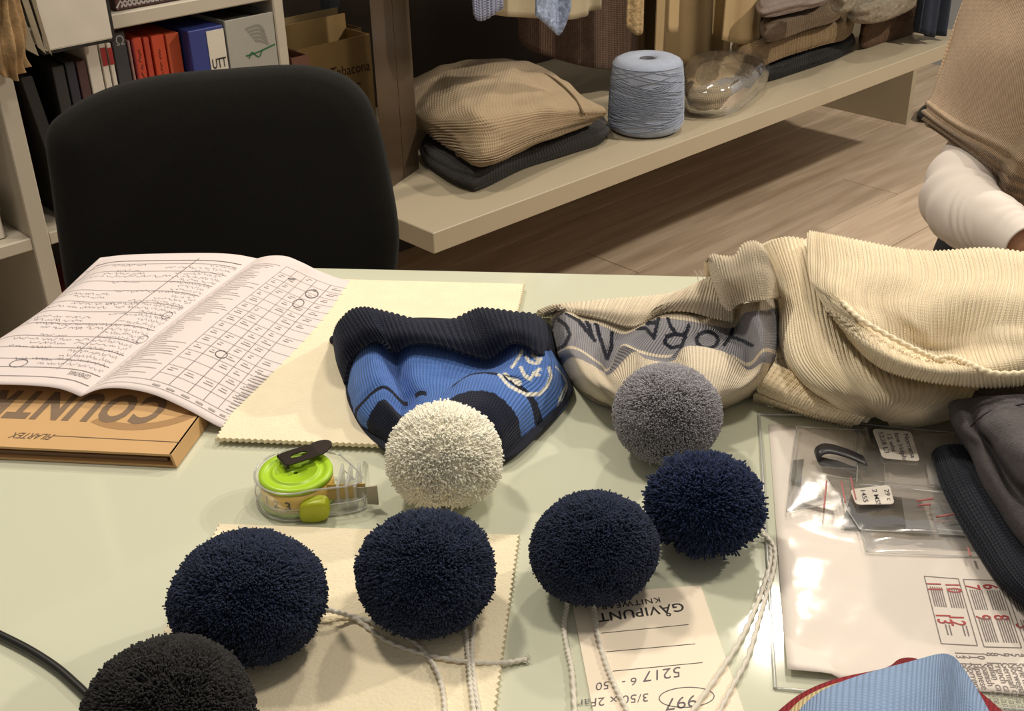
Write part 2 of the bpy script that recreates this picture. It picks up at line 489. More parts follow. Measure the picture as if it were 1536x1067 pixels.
# ================================================================== wardrobe unit with the long low shelf
M_shelf = mat('shelf_cream_lacquer', rgb(178, 166, 142), 0.35, spec=0.4, noise=0.03, nscale=5)
M_back = mat('wardrobe_dark_back', rgb(62, 52, 42), 0.7, noise=0.1, nscale=6)
M_side = mat('wardrobe_side_brown', rgb(76, 62, 48), 0.22, spec=0.6, noise=0.1, nscale=5)
M_metal = mat('brushed_metal', rgb(170, 168, 162), 0.3, metal=1.0)
ZS = 0.40
wu = thing('wardrobe_unit', 'open wardrobe with a long cream shelf board and dark back behind the table', 'wardrobe', S(2.3, -1.9, 0))
wbox('shelf_board', 1.262, 3.33, OW + .002, -1.565, ZS - .042, ZS, M_shelf, wu, .0015, label='long cream shelf board')
wbox('support_panel', 3.585, 3.61, OW + .002, -1.874, 0, ZS + .9, M_shelf, wu, .001)
wbox('back_panel', 1.36, 3.58, OW + .003, OW + .02, ZS + .001, 2.1, M_back, wu, .001, label='dark brown back panel')
wbox('back_panel', 1.30, 3.58, OW + .003, OW + .02, 0.001, ZS - .044, M_back, wu, .001, label='dark panel under the shelf')
# smoked side panel standing on the shelf
P0, P1 = U(577, 289, ZS), U(629, 253, ZS)
P2 = U(612, 200, ZS); up = np.array([0, 0, 1])
hexa('side_panel', [P0, P0 + (P1 - P0) * .55, P0 + (P1 - P0) * .55 + (P2 - P1) * .04, P0 + (P2 - P1) * .04] +
     [q + up * 1.65 for q in (P0, P0 + (P1 - P0) * .55, P0 + (P1 - P0) * .55 + (P2 - P1) * .04, P0 + (P2 - P1) * .04)], M_side, wu, .001, label='glossy brown side panel')
hexa('side_panel', [P0 + (P1 - P0) * .56, P1, P1 + NW * -.05, P0 + (P1 - P0) * .56 + NW * -.05] +
     [q + up * 1.65 for q in (P0 + (P1 - P0) * .56, P1, P1 + NW * -.05, P0 + (P1 - P0) * .56 + NW * -.05)], M_side, wu, .001, label='brown inner side panel')
tube('clothes_rail', [S(1.42, -1.86, 1.45), S(2.4, -1.86, 1.45), S(3.585, -1.86, 1.45)], .014, M_metal, wu, n=8, k=12)

# ---- hanging garments
def hang(name, label, hem, o, m, top=1.42, folds=3, amp=.02, thick=.004, rib=None, cat='garment', nu=60, nv=90, seed=0, taper=.12, group='garments hanging in the wardrobe'):
    """cloth hanging from the rail to a hem given as picture points on the plane at distance o"""
    h = spline([WP(x, y, o) for x, y in hem], nv)
    c = h.mean(0)
    rows = []
    for t in np.linspace(0, 1, nu):
        z = h[:, 2] * (1 - t) + top * t
        P = h.copy(); P[:, :2] = h[:, :2] + (c[:2] - h[:, :2]) * taper * t; P[:, 2] = z
        v = np.linspace(0, 1, nv)
        off = amp * (1 - .5 * t) * (np.sin(v * folds * 6.28 + seed + .6 * np.sin(t * 2 + seed)) + .4 * np.sin(v * folds * 15 + seed * 2 + t))
        if rib: off = off + rib[1] * np.abs(np.sin(v * rib[0] * math.pi))
        P = P + NW * off[:, None]; rows.append(P)
    P = np.array(rows); F = quads(nu, nv)
    lu = abs(top - c[2]); lv = np.linalg.norm(np.diff(h, axis=0), axis=1).sum()
    uu, vv = np.meshgrid(np.linspace(0, lu, nu), np.linspace(0, lv, nv), indexing='ij')
    ob = add(name, np_mesh(name, P.reshape(-1, 3), [F], np.stack([vv, uu], -1).reshape(-1, 2)), m)
    md = ob.modifiers.new('thickness', 'SOLIDIFY'); md.thickness = thick; md.offset = 0
    return tag(ob, label, cat, group)

K = lambda n, c, du=.006, dv=.005, dep=.0015, **kw: mat(n, c, .9, spec=.15, rib=(du, dv, dep), sheen=.15, **kw)
M_lav = K('knit_lavender', rgb(140, 146, 172), .008); M_lace = mat('lace_blue', rgb(146, 160, 190), .9, noise=.55, nscale=110, bump=.003, bscale=140)
M_linen = mat('cloth_linen', rgb(178, 164, 136), .9, noise=.05, nscale=40, bump=.0004, bscale=500)
M_brownk = K('knit_brown', rgb(92, 70, 56), .005, noise=.15, nscale=60); M_tan = mat('coat_beige', rgb(176, 152, 112), .85, noise=.04, nscale=30, bump=.0004, bscale=500)
M_olive = mat('coat_olive', rgb(120, 100, 68), .85, noise=.05, nscale=30); M_croc = mat('crochet_tan', rgb(176, 150, 108), .9, noise=.3, nscale=90, bump=.004, bscale=90)
M_navyc = mat('cloth_navy', rgb(34, 42, 58), .85, noise=.15, nscale=60)

hang('knit_garment', 'lavender ribbed knit hem with a pointed corner, hanging leftmost', [(703, -6), (717, 31), (757, 12)], -1.70, M_lav, folds=.5, amp=.006, rib=(12, .003), seed=1)
hang('hanging_skirt', 'pale linen hem hanging between the lavender and brown knits', [(726, 20), (780, 27), (850, 28), (880, 22), (903, 14)], -1.82, M_linen, folds=1.5, amp=.012, seed=2)
hang('lace_scarf', 'light blue lacy knit end with a slanted hem', [(804, 24), (835, 49), (845, 51), (853, 10)], -1.72, M_lace, folds=.6, amp=.008, seed=3, cat='scarf')
hang('hanging_sweater', 'dark brown knit sweater with a drooping rounded hem', [(780, 30), (800, 72), (850, 93), (900, 103), (935, 100), (948, 60), (958, 20)], -1.93, M_brownk, folds=1.1, amp=.02, seed=4, thick=.01)
hang('crochet_trim_scarf', 'narrow tan crochet strip hanging beside the brown sweater', [(944, 40), (952, 52), (960, 48), (968, 15)], -1.78, M_croc, folds=1, amp=.006, seed=5, cat='scarf')
hang('hanging_coat', 'olive beige coat half hidden behind the tan crochet strip', [(938, 82), (970, 86), (1000, 88)], -1.98, M_olive, folds=1.5, amp=.02, seed=6, cat='coat')
hang('hanging_coat', 'smooth beige coat hanging right above the bagged sweater', [(972, 86), (1005, 93), (1045, 99), (1078, 103), (1083, 85)], -1.87, M_tan, folds=2, amp=.018, seed=7.5, cat='coat')
hang('coat_belt', 'flat beige belt end dangling before the long beige coat', [(1000, 46), (1005, 49), (1012, 49), (1016, 46)], -1.74, M_tan, folds=.3, amp=.002, seed=1, cat='belt', taper=0, thick=.006)
hang('hanging_coat', 'short beige coat hem over the rolled sweaters', [(1084, 60), (1105, 65), (1128, 66), (1140, 56)], -1.74, M_tan, folds=1.2, amp=.012, seed=9, cat='coat')
hang('hanging_scarf', 'dark navy cloth hanging at the far end of the shelf', [(1379, 48), (1395, 55), (1412, 50)], -1.61, M_navyc, folds=2, amp=.018, seed=4, cat='scarf')

# ---- folded textiles on the shelf
M_beigek = K('knit_beige', rgb(166, 146, 118), .007, .006, .0008, noise=.08, nscale=25)
M_chark = K('knit_charcoal', rgb(58, 56, 55), .007, .006, .0022, noise=.12, nscale=50)
US = lambda x, y, z: U(x, y, z) + np.array([0, 0, .005])
sw = thing('folded_sweater', 'dark charcoal sweater folded under the beige cable-knit one', 'sweater', U(760, 220, ZS), 'folded knitwear on the low shelf')
lump('folded_body', [U(x, y, ZS) for x, y in [(634, 244), (660, 270), (700, 288), (722, 287), (790, 255), (860, 233), (908, 216), (905, 198), (860, 178), (770, 165), (690, 180), (646, 215)]],
     ZS + .001, ZS + .042, M_chark, sw, rnd=.016, crown=.004, layers=2, ldep=.008, wob=.004, seed=3)
sw = thing('folded_sweater', 'beige cable-knit sweater on top of the charcoal folded sweater', 'sweater', U(760, 200, ZS + .06), 'folded knitwear on the low shelf')
def bdisp(u, v, mu, mv):
    ribs = np.where(u > .46, .0036 * np.sin(mu * 2 * math.pi / .0125), 0) * np.clip((u - .46) * 8, 0, 1)
    dia = .0025 * np.exp(-((np.abs(((v * 3.2 + u * 2.2) % 1) - .5) - .0) / .12) ** 2) * (u < .62)
    dia2 = .0025 * np.exp(-((np.abs(((v * 3.2 - u * 2.2) % 1) - .5)) / .12) ** 2) * (u < .62)
    return ribs + dia + dia2 + fbm(u * 2, v * 2, 4) * .006
patch('folded_body', [
    [(620, 150, .455), (670, 125, .46), (740, 120, .46), (810, 125, .46), (850, 150, .455)],
    [(606, 128, .495), (660, 103, .53), (740, 93, .54), (806, 99, .53), (850, 128, .505)],
    [(600, 152, .492), (650, 138, .53), (730, 128, .55), (800, 128, .54), (882, 152, .495)],
    [(604, 178, .478), (650, 175, .512), (720, 168, .535), (806, 160, .522), (906, 167, .478)],
    [(640, 203, .462), (680, 204, .49), (740, 202, .505), (815, 184, .497), (908, 176, .468)],
    [(682, 228, .456), (706, 240, .470), (742, 238, .474), (805, 211, .475), (895, 184, .463)],
    [(690, 235, .452), (716, 249, .452), (745, 245, .456), (802, 219, .458), (884, 190, .457)],
    [(694, 230, .446), (718, 240, .446), (745, 236, .448), (800, 212, .45), (880, 186, .45)]],
    220, 170, M_beigek, sw, conv=US, disp=bdisp)
tube('button_placket', [U(798, 105, .537), U(830, 118, .53), U(860, 145, .513), U(876, 172, .492)], .003, mat('placket_brown', rgb(104, 86, 62), .9), sw, n=40, k=8)
tube('button_loop', [U(684, 226, .458), U(686, 233, .452), U(692, 234, .452), U(693, 228, .456)], .0022, M_beigek, sw, n=20, k=8)

# yarn cone
M_yblue = mat('yarn_pale_blue', rgb(158, 168, 188), .9, noise=.06, nscale=80, bump=.0008, bscale=260, sheen=.2)
yc = U(968, 194, ZS); yr = .083
cone = thing('yarn_cone', 'pale blue wound yarn cone standing on the long shelf', 'yarn cone', tuple(yc))
prof = [(.02, .004), (.070, .002), (.080, .008), (.084, .02), (.083, .06), (.080, .12), (.078, .150), (.074, .160), (.062, .166), (.04, .168), (.024, .166), (.018, .160), (.018, .06)]
lathe('wound_yarn', prof, yc, M_yblue, cone, k=72)
lathe('core_tube', [(.0175, .06), (.0175, .164), (.014, .164), (.014, .06)], yc, mat('core_card', rgb(84, 84, 92), .8), cone, k=24)
# crossing yarn turns, proud of the package
VV, FF, nb = [], [], 0
for k in range(110):
    sgn = 1 if k % 2 else -1; a0 = random.uniform(0, 6.28); z0 = random.uniform(.008, .13); dz = random.uniform(.03, .075)
    t = np.linspace(0, 1, 40); a = a0 + sgn * t * 3.6; z = np.clip(z0 + dz * t, .006, .154); r = np.interp(z, [.002, .02, .06, .12, .16], [.078, .0845, .0835, .0805, .0755]) + .0004
    c = np.stack([yc[0] + r * np.cos(a), yc[1] + r * np.sin(a), yc[2] + z], 1); rad = np.stack([np.cos(a), np.sin(a), 0 * a], 1); w = np.array([0, 0, .0011])
    VV.append(np.stack([c + w, c + rad * .0022, c - w], 1).reshape(-1, 3)); i = np.arange(39)[:, None] * 3 + nb
    FF.append(np.concatenate([np.concatenate([i, i + 1, i + 4, i + 3], 1), np.concatenate([i + 1, i + 2, i + 5, i + 4], 1)])); nb += 120
add('yarn_turns', np_mesh('yarn_turns', np.concatenate(VV), [np.concatenate(FF)]), M_yblue, cone, kind='stuff')

# bagged sweater
M_pfilm = film('bag_film', refl=.3, base=.03, rough=.12, bump=.003, bscale=22, haze=.06)
bs = thing('folded_sweater', 'beige folded knit inside a clear bag beside the yarn cone', 'sweater', U(1090, 150, ZS), 'folded knitwear on the low shelf')
bag_o = [(1024, 172), (1040, 181), (1080, 181), (1116, 168), (1150, 140), (1142, 126), (1096, 119), (1048, 122), (1023, 140)]
lump('folded_body', [U(x, y, ZS) for x, y in [(1030, 168), (1046, 177), (1079, 176), (1109, 162), (1134, 141), (1124, 130), (1086, 126), (1046, 130)]], ZS + .004, ZS + .066,
     K('knit_beige_bagged', rgb(176, 156, 122), .009, .007, .003, noise=.1, nscale=30), bs, rnd=.026, crown=.012, layers=3, ldep=.007, wob=.006, seed=11)
pb = thing('plastic_bag', 'crinkled clear plastic bag round the beige folded knit', 'bag', U(1090, 150, ZS))
lump('bag_film', [U(x, y, ZS) for x, y in bag_o], ZS + .001, ZS + .086, M_pfilm, pb, rnd=.03, crown=.014, wob=.006, seed=12)

def fold(name, label, pts, z0, z1, m, seed, layers=2, rnd=.018, crown=.006, wob=.006, zref=None, cat='sweater'):
    zr = z0 if zref is None else zref
    t = thing(name, label, cat, U(pts[0][0], pts[0][1], zr), 'folded knitwear on the low shelf')
    lump('folded_body', [U(x, y, zr) for x, y in pts], z0, z1, m, t, rnd=rnd, crown=crown, layers=layers, ldep=.008, wob=wob, seed=seed)
    return t
M_blackk = K('knit_black', rgb(30, 30, 32), .007, .006, .002, noise=.1, nscale=60)
M_camel = K('knit_camel', rgb(158, 132, 96), .010, .007, .003, noise=.08, nscale=30)
M_taupe = K('knit_taupe', rgb(126, 106, 82), .008, .007, .003, noise=.12, nscale=40)
M_rust = K('knit_brown_rust', rgb(104, 74, 48), .007, .006, .002, noise=.15, nscale=80)
M_fuzz = mat('knit_fuzzy_grey', rgb(122, 112, 96), .95, noise=.25, nscale=70, bump=.006, bscale=70)
fold('folded_sweater', 'black knit sweater folded at the bottom of the shelf stack', [(1112, 108), (1140, 124), (1160, 122), (1210, 105), (1262, 88), (1280, 74), (1262, 56), (1200, 66), (1135, 88)], ZS + .0012, ZS + .042, M_blackk, 21)
t = thing('folded_sweater', 'camel ribbed sweater rolled at one end above the black one', 'sweater', U(1180, 90, ZS + .056), 'folded knitwear on the low shelf')
z1 = ZS + .056
lump('folded_body', [U(x, y, z1) for x, y in [(1098, 86), (1126, 104), (1180, 86), (1240, 68), (1274, 58), (1274, 40), (1230, 36), (1140, 62)]], z1, z1 + .05, M_camel, t, rnd=.02, crown=.006, layers=1, wob=.005, seed=22, rib=(90, .0018))
for k in range(0):
    rr = .030 - .0105 * k
    tube('rolled_end', [U(1106, 92, z1 + .03) + NW * .012 * k, U(1106, 92, z1 + .03) + np.array([0, 0, .0]) - DW * (.012 + .004 * k)], rr, M_taupe if k == 1 else M_camel, t, n=6, k=20)
fold('folded_sweater', 'taupe chunky sweater folded on the camel ribbed sweater', [(1142, 62), (1160, 64), (1210, 46), (1252, 34), (1262, 22), (1230, 8), (1150, 30)], ZS + .122, ZS + .165, M_taupe, 23, layers=2, zref=ZS + .122)
fold('folded_sweater', 'grey-brown sweater topmost of the stack beside the beige coats', [(1140, 28), (1200, 18), (1240, 6), (1235, -12), (1150, 2)], ZS + .182, ZS + .215, mat('knit_mauve', rgb(120, 106, 98), .9, noise=.1, nscale=40, bump=.002, bscale=150), 25, layers=2, zref=ZS + .182)
fold('folded_sweater', 'rust brown sweater folded at the far end of the shelf', [(1288, 76), (1330, 64), (1376, 50), (1380, 34), (1340, 30), (1300, 46)], ZS + .0012, ZS + .08, M_rust, 24, layers=1, rnd=.025)
fold('fur_scarf', 'fuzzy grey scarf bundled on the rust brown sweater', [(1270, 34), (1300, 40), (1350, 26), (1374, 12), (1350, -4), (1290, 6)], ZS + .105, ZS + .16, M_fuzz, 26, layers=1, rnd=.03, wob=.012, zref=ZS + .105, cat='scarf')
fold('fur_collar', 'small fuzzy grey collar beside the bundled scarf', [(1244, 14), (1262, 24), (1280, 16), (1278, -4), (1250, -6)], ZS + .235, ZS + .28, M_fuzz, 27, layers=1, rnd=.02, wob=.012, zref=ZS + .235, cat='collar')

# dark shoe on the floor behind the support panel
shoe = thing('shoe', 'dark shoe standing on the floor behind the support panel', 'shoe', U(1384, 180, 0))
lump('shoe_body', [U(x, y, 0) for x, y in [(1374, 182), (1392, 185), (1410, 176), (1406, 164), (1384, 168)]], .002, .03, mat('shoe_leather', rgb(26, 26, 28), .5), shoe, rnd=.02, crown=.02, wob=.003)

# ================================================================== bookcase
M_white = mat('bookcase_white', rgb(186, 177, 160), .5, noise=.02, nscale=4)
OB = -1.85; OBK = OW + .02                                       # front and back of the bookcase
bc = thing('bookcase', 'white bookcase with cube bays full of folders behind the chair', 'bookcase', S(.9, OB, 0))
sA, _ = SW(40, 280, OB); sR0, _ = SW(416, 60, OB); sR1, _ = SW(431, 60, OB)
zU0 = SW(171, 45, OB)[1]; zU1 = zU0 + .024; zL1 = SW(80, 348, OB)[1]; zL0 = zL1 - .022
sA0 = SW(30, 285, OB)[0]; sA1 = SW(58, 285, OB)[0]
wbox('side_panel', sR0, sR1, OBK, OB, 0, 1.75, M_white, bc); wbox('divider', sA0, sA1, OBK, OB, .0, 1.75, M_white, bc)
wbox('side_panel', sA0 - .42, sA0 - .39, OBK, OB, 0, 1.75, M_white, bc)
for nm, z0, z1 in (('shelf', zU0, zU1), ('shelf', zL0, zL1), ('shelf', .06, .085), ('shelf', zU0 + .36, zU1 + .36), ('top_panel', 1.72, 1.75)):
    for a, b in ((sA1, sR0), (sA0 - .39, sA0)): wbox(nm, a, b, OBK, OB - .002, z0, z1, M_white, bc)
wbox('back_board', sA0 - .4, sR0, OBK - .012, OBK, 0, 1.75, mat('bookcase_back', rgb(120, 114, 104), .8), bc, bevel=0)

def bx(px, py=100, o=OB): return SW(px, py, o)[0]
def book(name, label, p0, p1, ztop, m, o1=OB - .02, depth=.24, cat='book', lean=0.0, z0=None, group='books and folders in the bookcase'):
    zb = zL1 + .001 if z0 is None else z0
    s0, s1 = bx(p0), bx(p1)
    t = thing(name, label, cat, S((s0 + s1) / 2, o1, zb), group)
    wbox('cover', s0 + .0008, s1 - .0008, o1 - depth, o1, zb, ztop, m, t, .0012, lean)
    return t, s0, s1
mk = lambda n, c, r=.55: mat(n, c, r, noise=.05, nscale=20)
zt = lambda px, py, o=OB: SW(px, py, o)[1]
book('file_folder', 'black folder leaning beside the white bookcase divider', 62, 82, zt(90, 110), mk('folder_black', rgb(34, 31, 30)), lean=-.03, cat='folder')
book('file_folder', 'very dark grey folder second from the divider', 84, 104, zt(104, 100), mk('folder_grey', rgb(44, 42, 42)), cat='folder')
book('hardback_book', 'dark blue-black book left of the maroon spine', 105, 121, zt(112, 96), mk('book_blueblack', rgb(40, 40, 50)))
book('hardback_book', 'dark maroon spine left of the white binders', 122, 138, zt(130, 94), mk('book_maroon', rgb(72, 46, 44)))
wb = mk('binder_white', rgb(206, 198, 184)); redl = mk('label_red', rgb(150, 36, 34))
book('ring_binder', 'plain white binder right of the maroon spine', 139, 160, zt(150, 68), wb, cat='binder')
t, s0, s1 = book('ring_binder', 'white binder with a red spine label', 161, 172, zt(168, 66), wb, cat='binder')
wbox('label', s0 + .002, s1 - .002, OB - .02, OB - .0185, zt(165, 102), zt(165, 74), redl, t, 0, label='dark red spine label')
t, s0, s1 = book('ring_binder', 'thin white binder with a red label beside the black box', 173, 181, zt(178, 66), wb, cat='binder')
wbox('label', s0 + .001, s1 - .001, OB - .02, OB - .0185, zt(175, 100), zt(175, 74), redl, t, 0, label='dark red spine label')
t, s0, s1 = book('box_file', 'black box file with a pale ring symbol on its spine', 182, 204, zt(190, 50), mk('box_black', rgb(52, 52, 54)), cat='box file')
wfn = lambda o: (lambda x, y: S(x, o, y))
pr = Print(wfn(OB - .0192)); pr.text('Ω', s0 + .006, zt(192, 70), .022); pr.build('symbol', mk('print_pale', rgb(150, 148, 144)), t)
book('file_folder', 'thin pinkish grey folder beside the black box file', 205, 210, zt(210, 62), mk('folder_pink', rgb(150, 112, 106)), cat='folder')
book('file_folder', 'thin dark red folder left of the orange ones', 211, 216, zt(214, 62), mk('folder_crimson', rgb(128, 34, 36)), cat='folder')
ink = mk('ink_dark', rgb(70, 34, 24))
for p0, p1, pt, c, lb in ((217, 232, 60, rgb(186, 66, 38), 'bright orange folder, leftmost of the orange row'), (233, 243, 59, rgb(176, 62, 38), 'narrow orange folder, second of the orange row'),
                      (245, 266, 56, rgb(190, 68, 34), 'wide orange-red folder with dark spine lettering'), (267, 289, 53, rgb(184, 78, 44), 'orange folder next to the blue binder')):
    t, s0, s1 = book('file_folder', lb, p0, p1, zt((p0 + p1) / 2, pt), mk('folder_orange', c), cat='folder', o1=OB - .03)
    if p0 in (217, 245):
        pr = Print(wfn(OB - .0292)); pr.scribble((s0 + s1) / 2, zt(p0 + 8, 78), .06, .006, .0011, (0.0, -1), (1, 0), seed=p0); pr.build('spine_writing', ink, t)
t, s0, s1 = book('ring_binder', 'blue lever-arch binder with a white spine label', 291, 345, zt(320, 41), mk('binder_blue', rgb(42, 54, 120)), cat='binder', depth=.28, o1=OB - .004)
wbox('label', bx(318), bx(344), OB - .004, OB - .0028, zt(320, 140), zt(320, 46), wb, t, 0, label='white spine label')
pr = Print(wfn(OB - .0022)); pr.text('UTT', bx(320), zt(325, 103), .024, bold=.012, wide=.62); pr.build('lettering', mk('ink_black', rgb(24, 24, 24)), t)
gbx = thing('magazine_box', 'grey translucent file box with a green scribble on its front', 'box file', S(bx(380), OB, zL1), 'books and folders in the bookcase')
gm = mk('box_grey', rgb(158, 156, 146)); s0, s1 = bx(347), min(bx(420), sR0 - .002); zg = min(zt(380, 24), zU0 - .006)
for nm, a in (('front', (s0, s1, OB - .006, OB - .002, zL1 + .001, zg)), ('side', (s0, s0 + .003, OB - .28, OB - .006, zL1 + .001, zg)), ('side', (s1 - .003, s1, OB - .28, OB - .006, zL1 + .001, zg)),
              ('back', (s0, s1, OB - .284, OB - .28, zL1 + .001, zg)), ('bottom', (s0, s1, OB - .28, OB - .006, zL1 + .001, zL1 + .003))): wbox(nm, *a, gm, gbx, .0005)
pr = Print(wfn(OB - .0014))
pr.stroke([(bx(372), zt(372, 84)), (bx(390), zt(390, 78)), (bx(416, 66) - .004, zt(416, 66))], .003, n=20)
pr.scribble(bx(376), zt(388, 82), .05, .02, .0024, seed=5); pr.build('green_scribble', mk('ink_green', rgb(34, 96, 58)), gbx, 'green pen scribble')
pr = Print(wfn(OB - .0016))
for k in range(5): pr.stroke([(bx(376 + k * 3), zt(380, 42 + k * 5)), (bx(396), zt(390, 38 + k * 6)), (bx(404 + k), zt(404, 46 + k * 5))], .004, n=14)
pr.build('grey_marks', mk('print_grey', rgb(128, 126, 118)), gbx)
# paper edges inside the grey box
wbox('paper_stack', s0 + .006, s1 - .03, OB - .27, OB - .02, zL1 + .004, zg - .004, mk('paper_dark', rgb(70, 68, 64)), tag(thing('paper_stack', 'dark papers filed inside the grey box', 'papers', S(s0 + .02, OB - .1, zL1)), 'dark papers filed inside the grey box', 'papers'))
# upper shelf
mr = mk('album_maroon', rgb(78, 46, 48))
t = thing('photo_album', 'maroon album lying on the upper shelf with white print along its edge', 'album', S(bx(250, 5), OB, zU1))
wbox('cover', bx(180, 15), bx(352, 15), OB - .25, OB - .015, zU1 + .001, zU1 + .05, mr, t)
pr = Print(wfn(OB - .0142))
for k in range(11):
    x = bx(182 + k * 7, 18); pr.stroke([(x, zU1 + .006), (x + .008, zU1 + .016), (x + .016, zU1 + .006)], .0035)
pr.stroke([(bx(208, 5) + .009 * math.cos(a), zU1 + .036 + .009 * math.sin(a)) for a in np.linspace(0, 6.28, 20)], .002); pr.build('edge_print', mk('print_offwhite', rgb(176, 168, 164)), t)
# white sample folder overhanging the shelf edge
t = thing('sample_folder', 'white sample folder with black edging hung over the upper shelf edge', 'folder', S(bx(110, 70), OB + .02, zt(110, 70)))
f0, f1 = bx(66, 60, OB + .03), bx(172, 60, OB + .03); zb = zt(120, 68, OB + .03)
wbox('board', f0 - .004, f1 + .006, OB + .006, OB + .024, zb - .006, zb + .36, mk('edge_black', rgb(26, 24, 24)), t)
wbox('front_sheet', f0, f1 - .001, OB + .024, OB + .027, zb, zb + .36, wb, t)
wbox('hanger_flap', f0, f1, OB - .22, OB + .008, zU1 + .0005, zU1 + .006, mk('edge_black2', rgb(30, 28, 28)), t)
# swatch cards and a tan knit on the upper shelf, left
cardm = mk('card_cream', rgb(164, 152, 130))
for k, (a, b, ang, zz) in enumerate(((28, 46, .045, 84), (44, 56, .03, 80), (55, 63, .022, 82))):
    lb = ('cream swatch card nearest the tan knit', 'cream swatch card in the middle of three', 'narrow cream swatch card beside the white sample folder')[k]
    t = thing('swatch_card', lb, 'card', S(bx(a, 40, OB + .02), OB + .02, zt(a, zz, OB + .02)), 'swatch cards on the bookcase')
    s0_, s1_ = bx(a + 6, 75, OB + .02), bx(b + 6, 75, OB + .02); zz0 = zt(b, zz, OB + .02)
    P = [S(s0_, OB - .0 - .2, zz0 + .02), S(s1_ - .001, OB + .02, zz0), S(s1_ - .001, OB + .022, zz0), S(s0_, OB - .198, zz0 + .02)]
    hexa('card', [S(s0_ + .003, OB + .026 + .004 * k, zz0 + .012), S(s1_, OB + .030 + .004 * k, zz0), S(s1_, OB + .032 + .004 * k, zz0), S(s0_ + .003, OB + .028 + .004 * k, zz0 + .012),
                  S(s0_ + .003 - ang, OB + .006 + .004 * k, zz0 + .33), S(s1_ - ang, OB + .010 + .004 * k, zz0 + .33), S(s1_ - ang, OB + .012 + .004 * k, zz0 + .33), S(s0_ + .003 - ang, OB + .008 + .004 * k, zz0 + .33)], cardm, t, .0005)
tk = patch('knit_swatch', [[(-60, -60, OB + .03), (-20, -60, OB + .05), (6, -60, OB + .055), (14, -60, OB + .05), (20, -60, OB + .03)],
                      [(-60, 20, OB + .03), (-20, 20, OB + .05), (8, 20, OB + .06), (20, 20, OB + .05), (28, 20, OB + .03)],
                      [(-50, 80, OB + .03), (-12, 85, OB + .05), (14, 82, OB + .06), (28, 78, OB + .05), (36, 72, OB + .03)],
                      [(-40, 100, OB + .03), (0, 112, OB + .05), (24, 122, OB + .055), (34, 110, OB + .045), (42, 100, OB + .03)]], 60, 60,
       mat('knit_leopard', rgb(150, 122, 84), .9, noise=.5, nscale=45, bump=.003, bscale=60), conv=WP, disp=lambda u, v, a, b: .006 * np.sin(v * 26) + .004 * np.sin(u * 9 + v * 4), thick=.006)
tag(tk, 'tan mottled knit swatch hanging over the bookcase corner', 'swatch')
# contents of lower and left bays
t = thing('storage_box', 'small white box on the shelf left of the divider', 'box', S(sA0 - .12, OB - .05, zL1))
wbox('box_body', sA0 - .30, sA0 - .03, OB - .2, OB - .03, zL1 + .001, zL1 + .06, wb, t); wbox('lid', sA0 - .302, sA0 - .028, OB - .202, OB - .028, zL1 + .048, zL1 + .064, wb, t)
t = thing('storage_box', 'brown box on the bottom shelf behind the chair', 'box', S(bx(100, 380), OB - .1, .086))
wbox('box_body', sA1 + .03, sA1 + .3, OB - .3, OB - .05, .086, .30, mk('box_brown', rgb(96, 72, 56)), t); wbox('lid', sA1 + .028, sA1 + .302, OB - .302, OB - .048, .29, .31, mk('box_red', rgb(120, 44, 44)), t)

# ================================================================== kraft bags between bookcase and wardrobe
M_kraft = mat('kraft_paper', rgb(150, 122, 76), .7, noise=.08, nscale=12)
def kbag(label, p0, p1, ytop, o, z0, dz, m):
    s0, s1 = bx(p0, 120, o), bx(p1, 120, o); zt_ = zt((p0 + p1) / 2, ytop, o); s0 = max(s0, sR1 + .003)
    t = thing('paper_bag', label, 'bag', S((s0 + s1) / 2, o - .04, z0), 'paper bags beside the bookcase')
    wbox('bag_front', s0, s1, o - .003, o, z0, zt_, m, t, 0); wbox('bag_back', s0, s1, o - .083, o - .080, z0, zt_ + dz, m, t, 0)
    wbox('bag_side', s0, s0 + .002, o - .080, o - .003, z0, zt_, m, t, 0); wbox('bag_side', s1 - .002, s1, o - .080, o - .003, z0, zt_, m, t, 0)
    wbox('bag_base', s0 + .002, s1 - .002, o - .080, o - .003, z0, z0 + .002, m, t, 0)
    return t, s0, s1
t, s0, s1 = kbag('tall kraft paper bag with dark lettering between bookcase and wardrobe', 450, 560, 62, -1.94, ZS + .002, .03, M_kraft)
pr = Print(wfn(-1.9395)); zz = zt(520, 112, -1.94); pr.text('Tabacona Filati', bx(496, 112, -1.94), zz, .030, ax=(1, -.02), wide=.85, bold=.004)
pr.line((bx(505, 120, -1.94), zz - .022), (bx(540, 112, -1.94), zz - .024), .003); pr.build('lettering', mk('ink_brown', rgb(66, 40, 34)), t)
t, s0, s1 = kbag('small reddish brown paper bag at the bookcase side', 441, 466, 84, -1.85, ZS - .1 + .102, .0, mk('kraft_red', rgb(92, 56, 42)))
t, s0, s1 = kbag('second kraft bag standing behind the lettered one', 452, 548, 50, -2.05, ZS + .002, .03, mk('kraft_olive', rgb(124, 104, 66)))
hb = patch('hanging_scarf', [[(478, -60, -2.2), (490, -60, -2.17), (502, -60, -2.17), (512, -60, -2.2)], [(480, 0, -2.2), (490, 0, -2.16), (502, 0, -2.16), (510, 0, -2.2)],
                      [(486, 40, -2.2), (492, 45, -2.17), (498, 46, -2.17), (503, 42, -2.2)], [(489, 48, -2.2), (493, 52, -2.18), (497, 53, -2.18), (500, 50, -2.2)]], 40, 30,
           mat('yarn_slate', rgb(70, 76, 88), .9, noise=.3, nscale=60, bump=.002, bscale=80), conv=WP, thick=.01)
tag(hb, 'slate blue yarn bundle hanging on the wall above the bags', 'yarn')

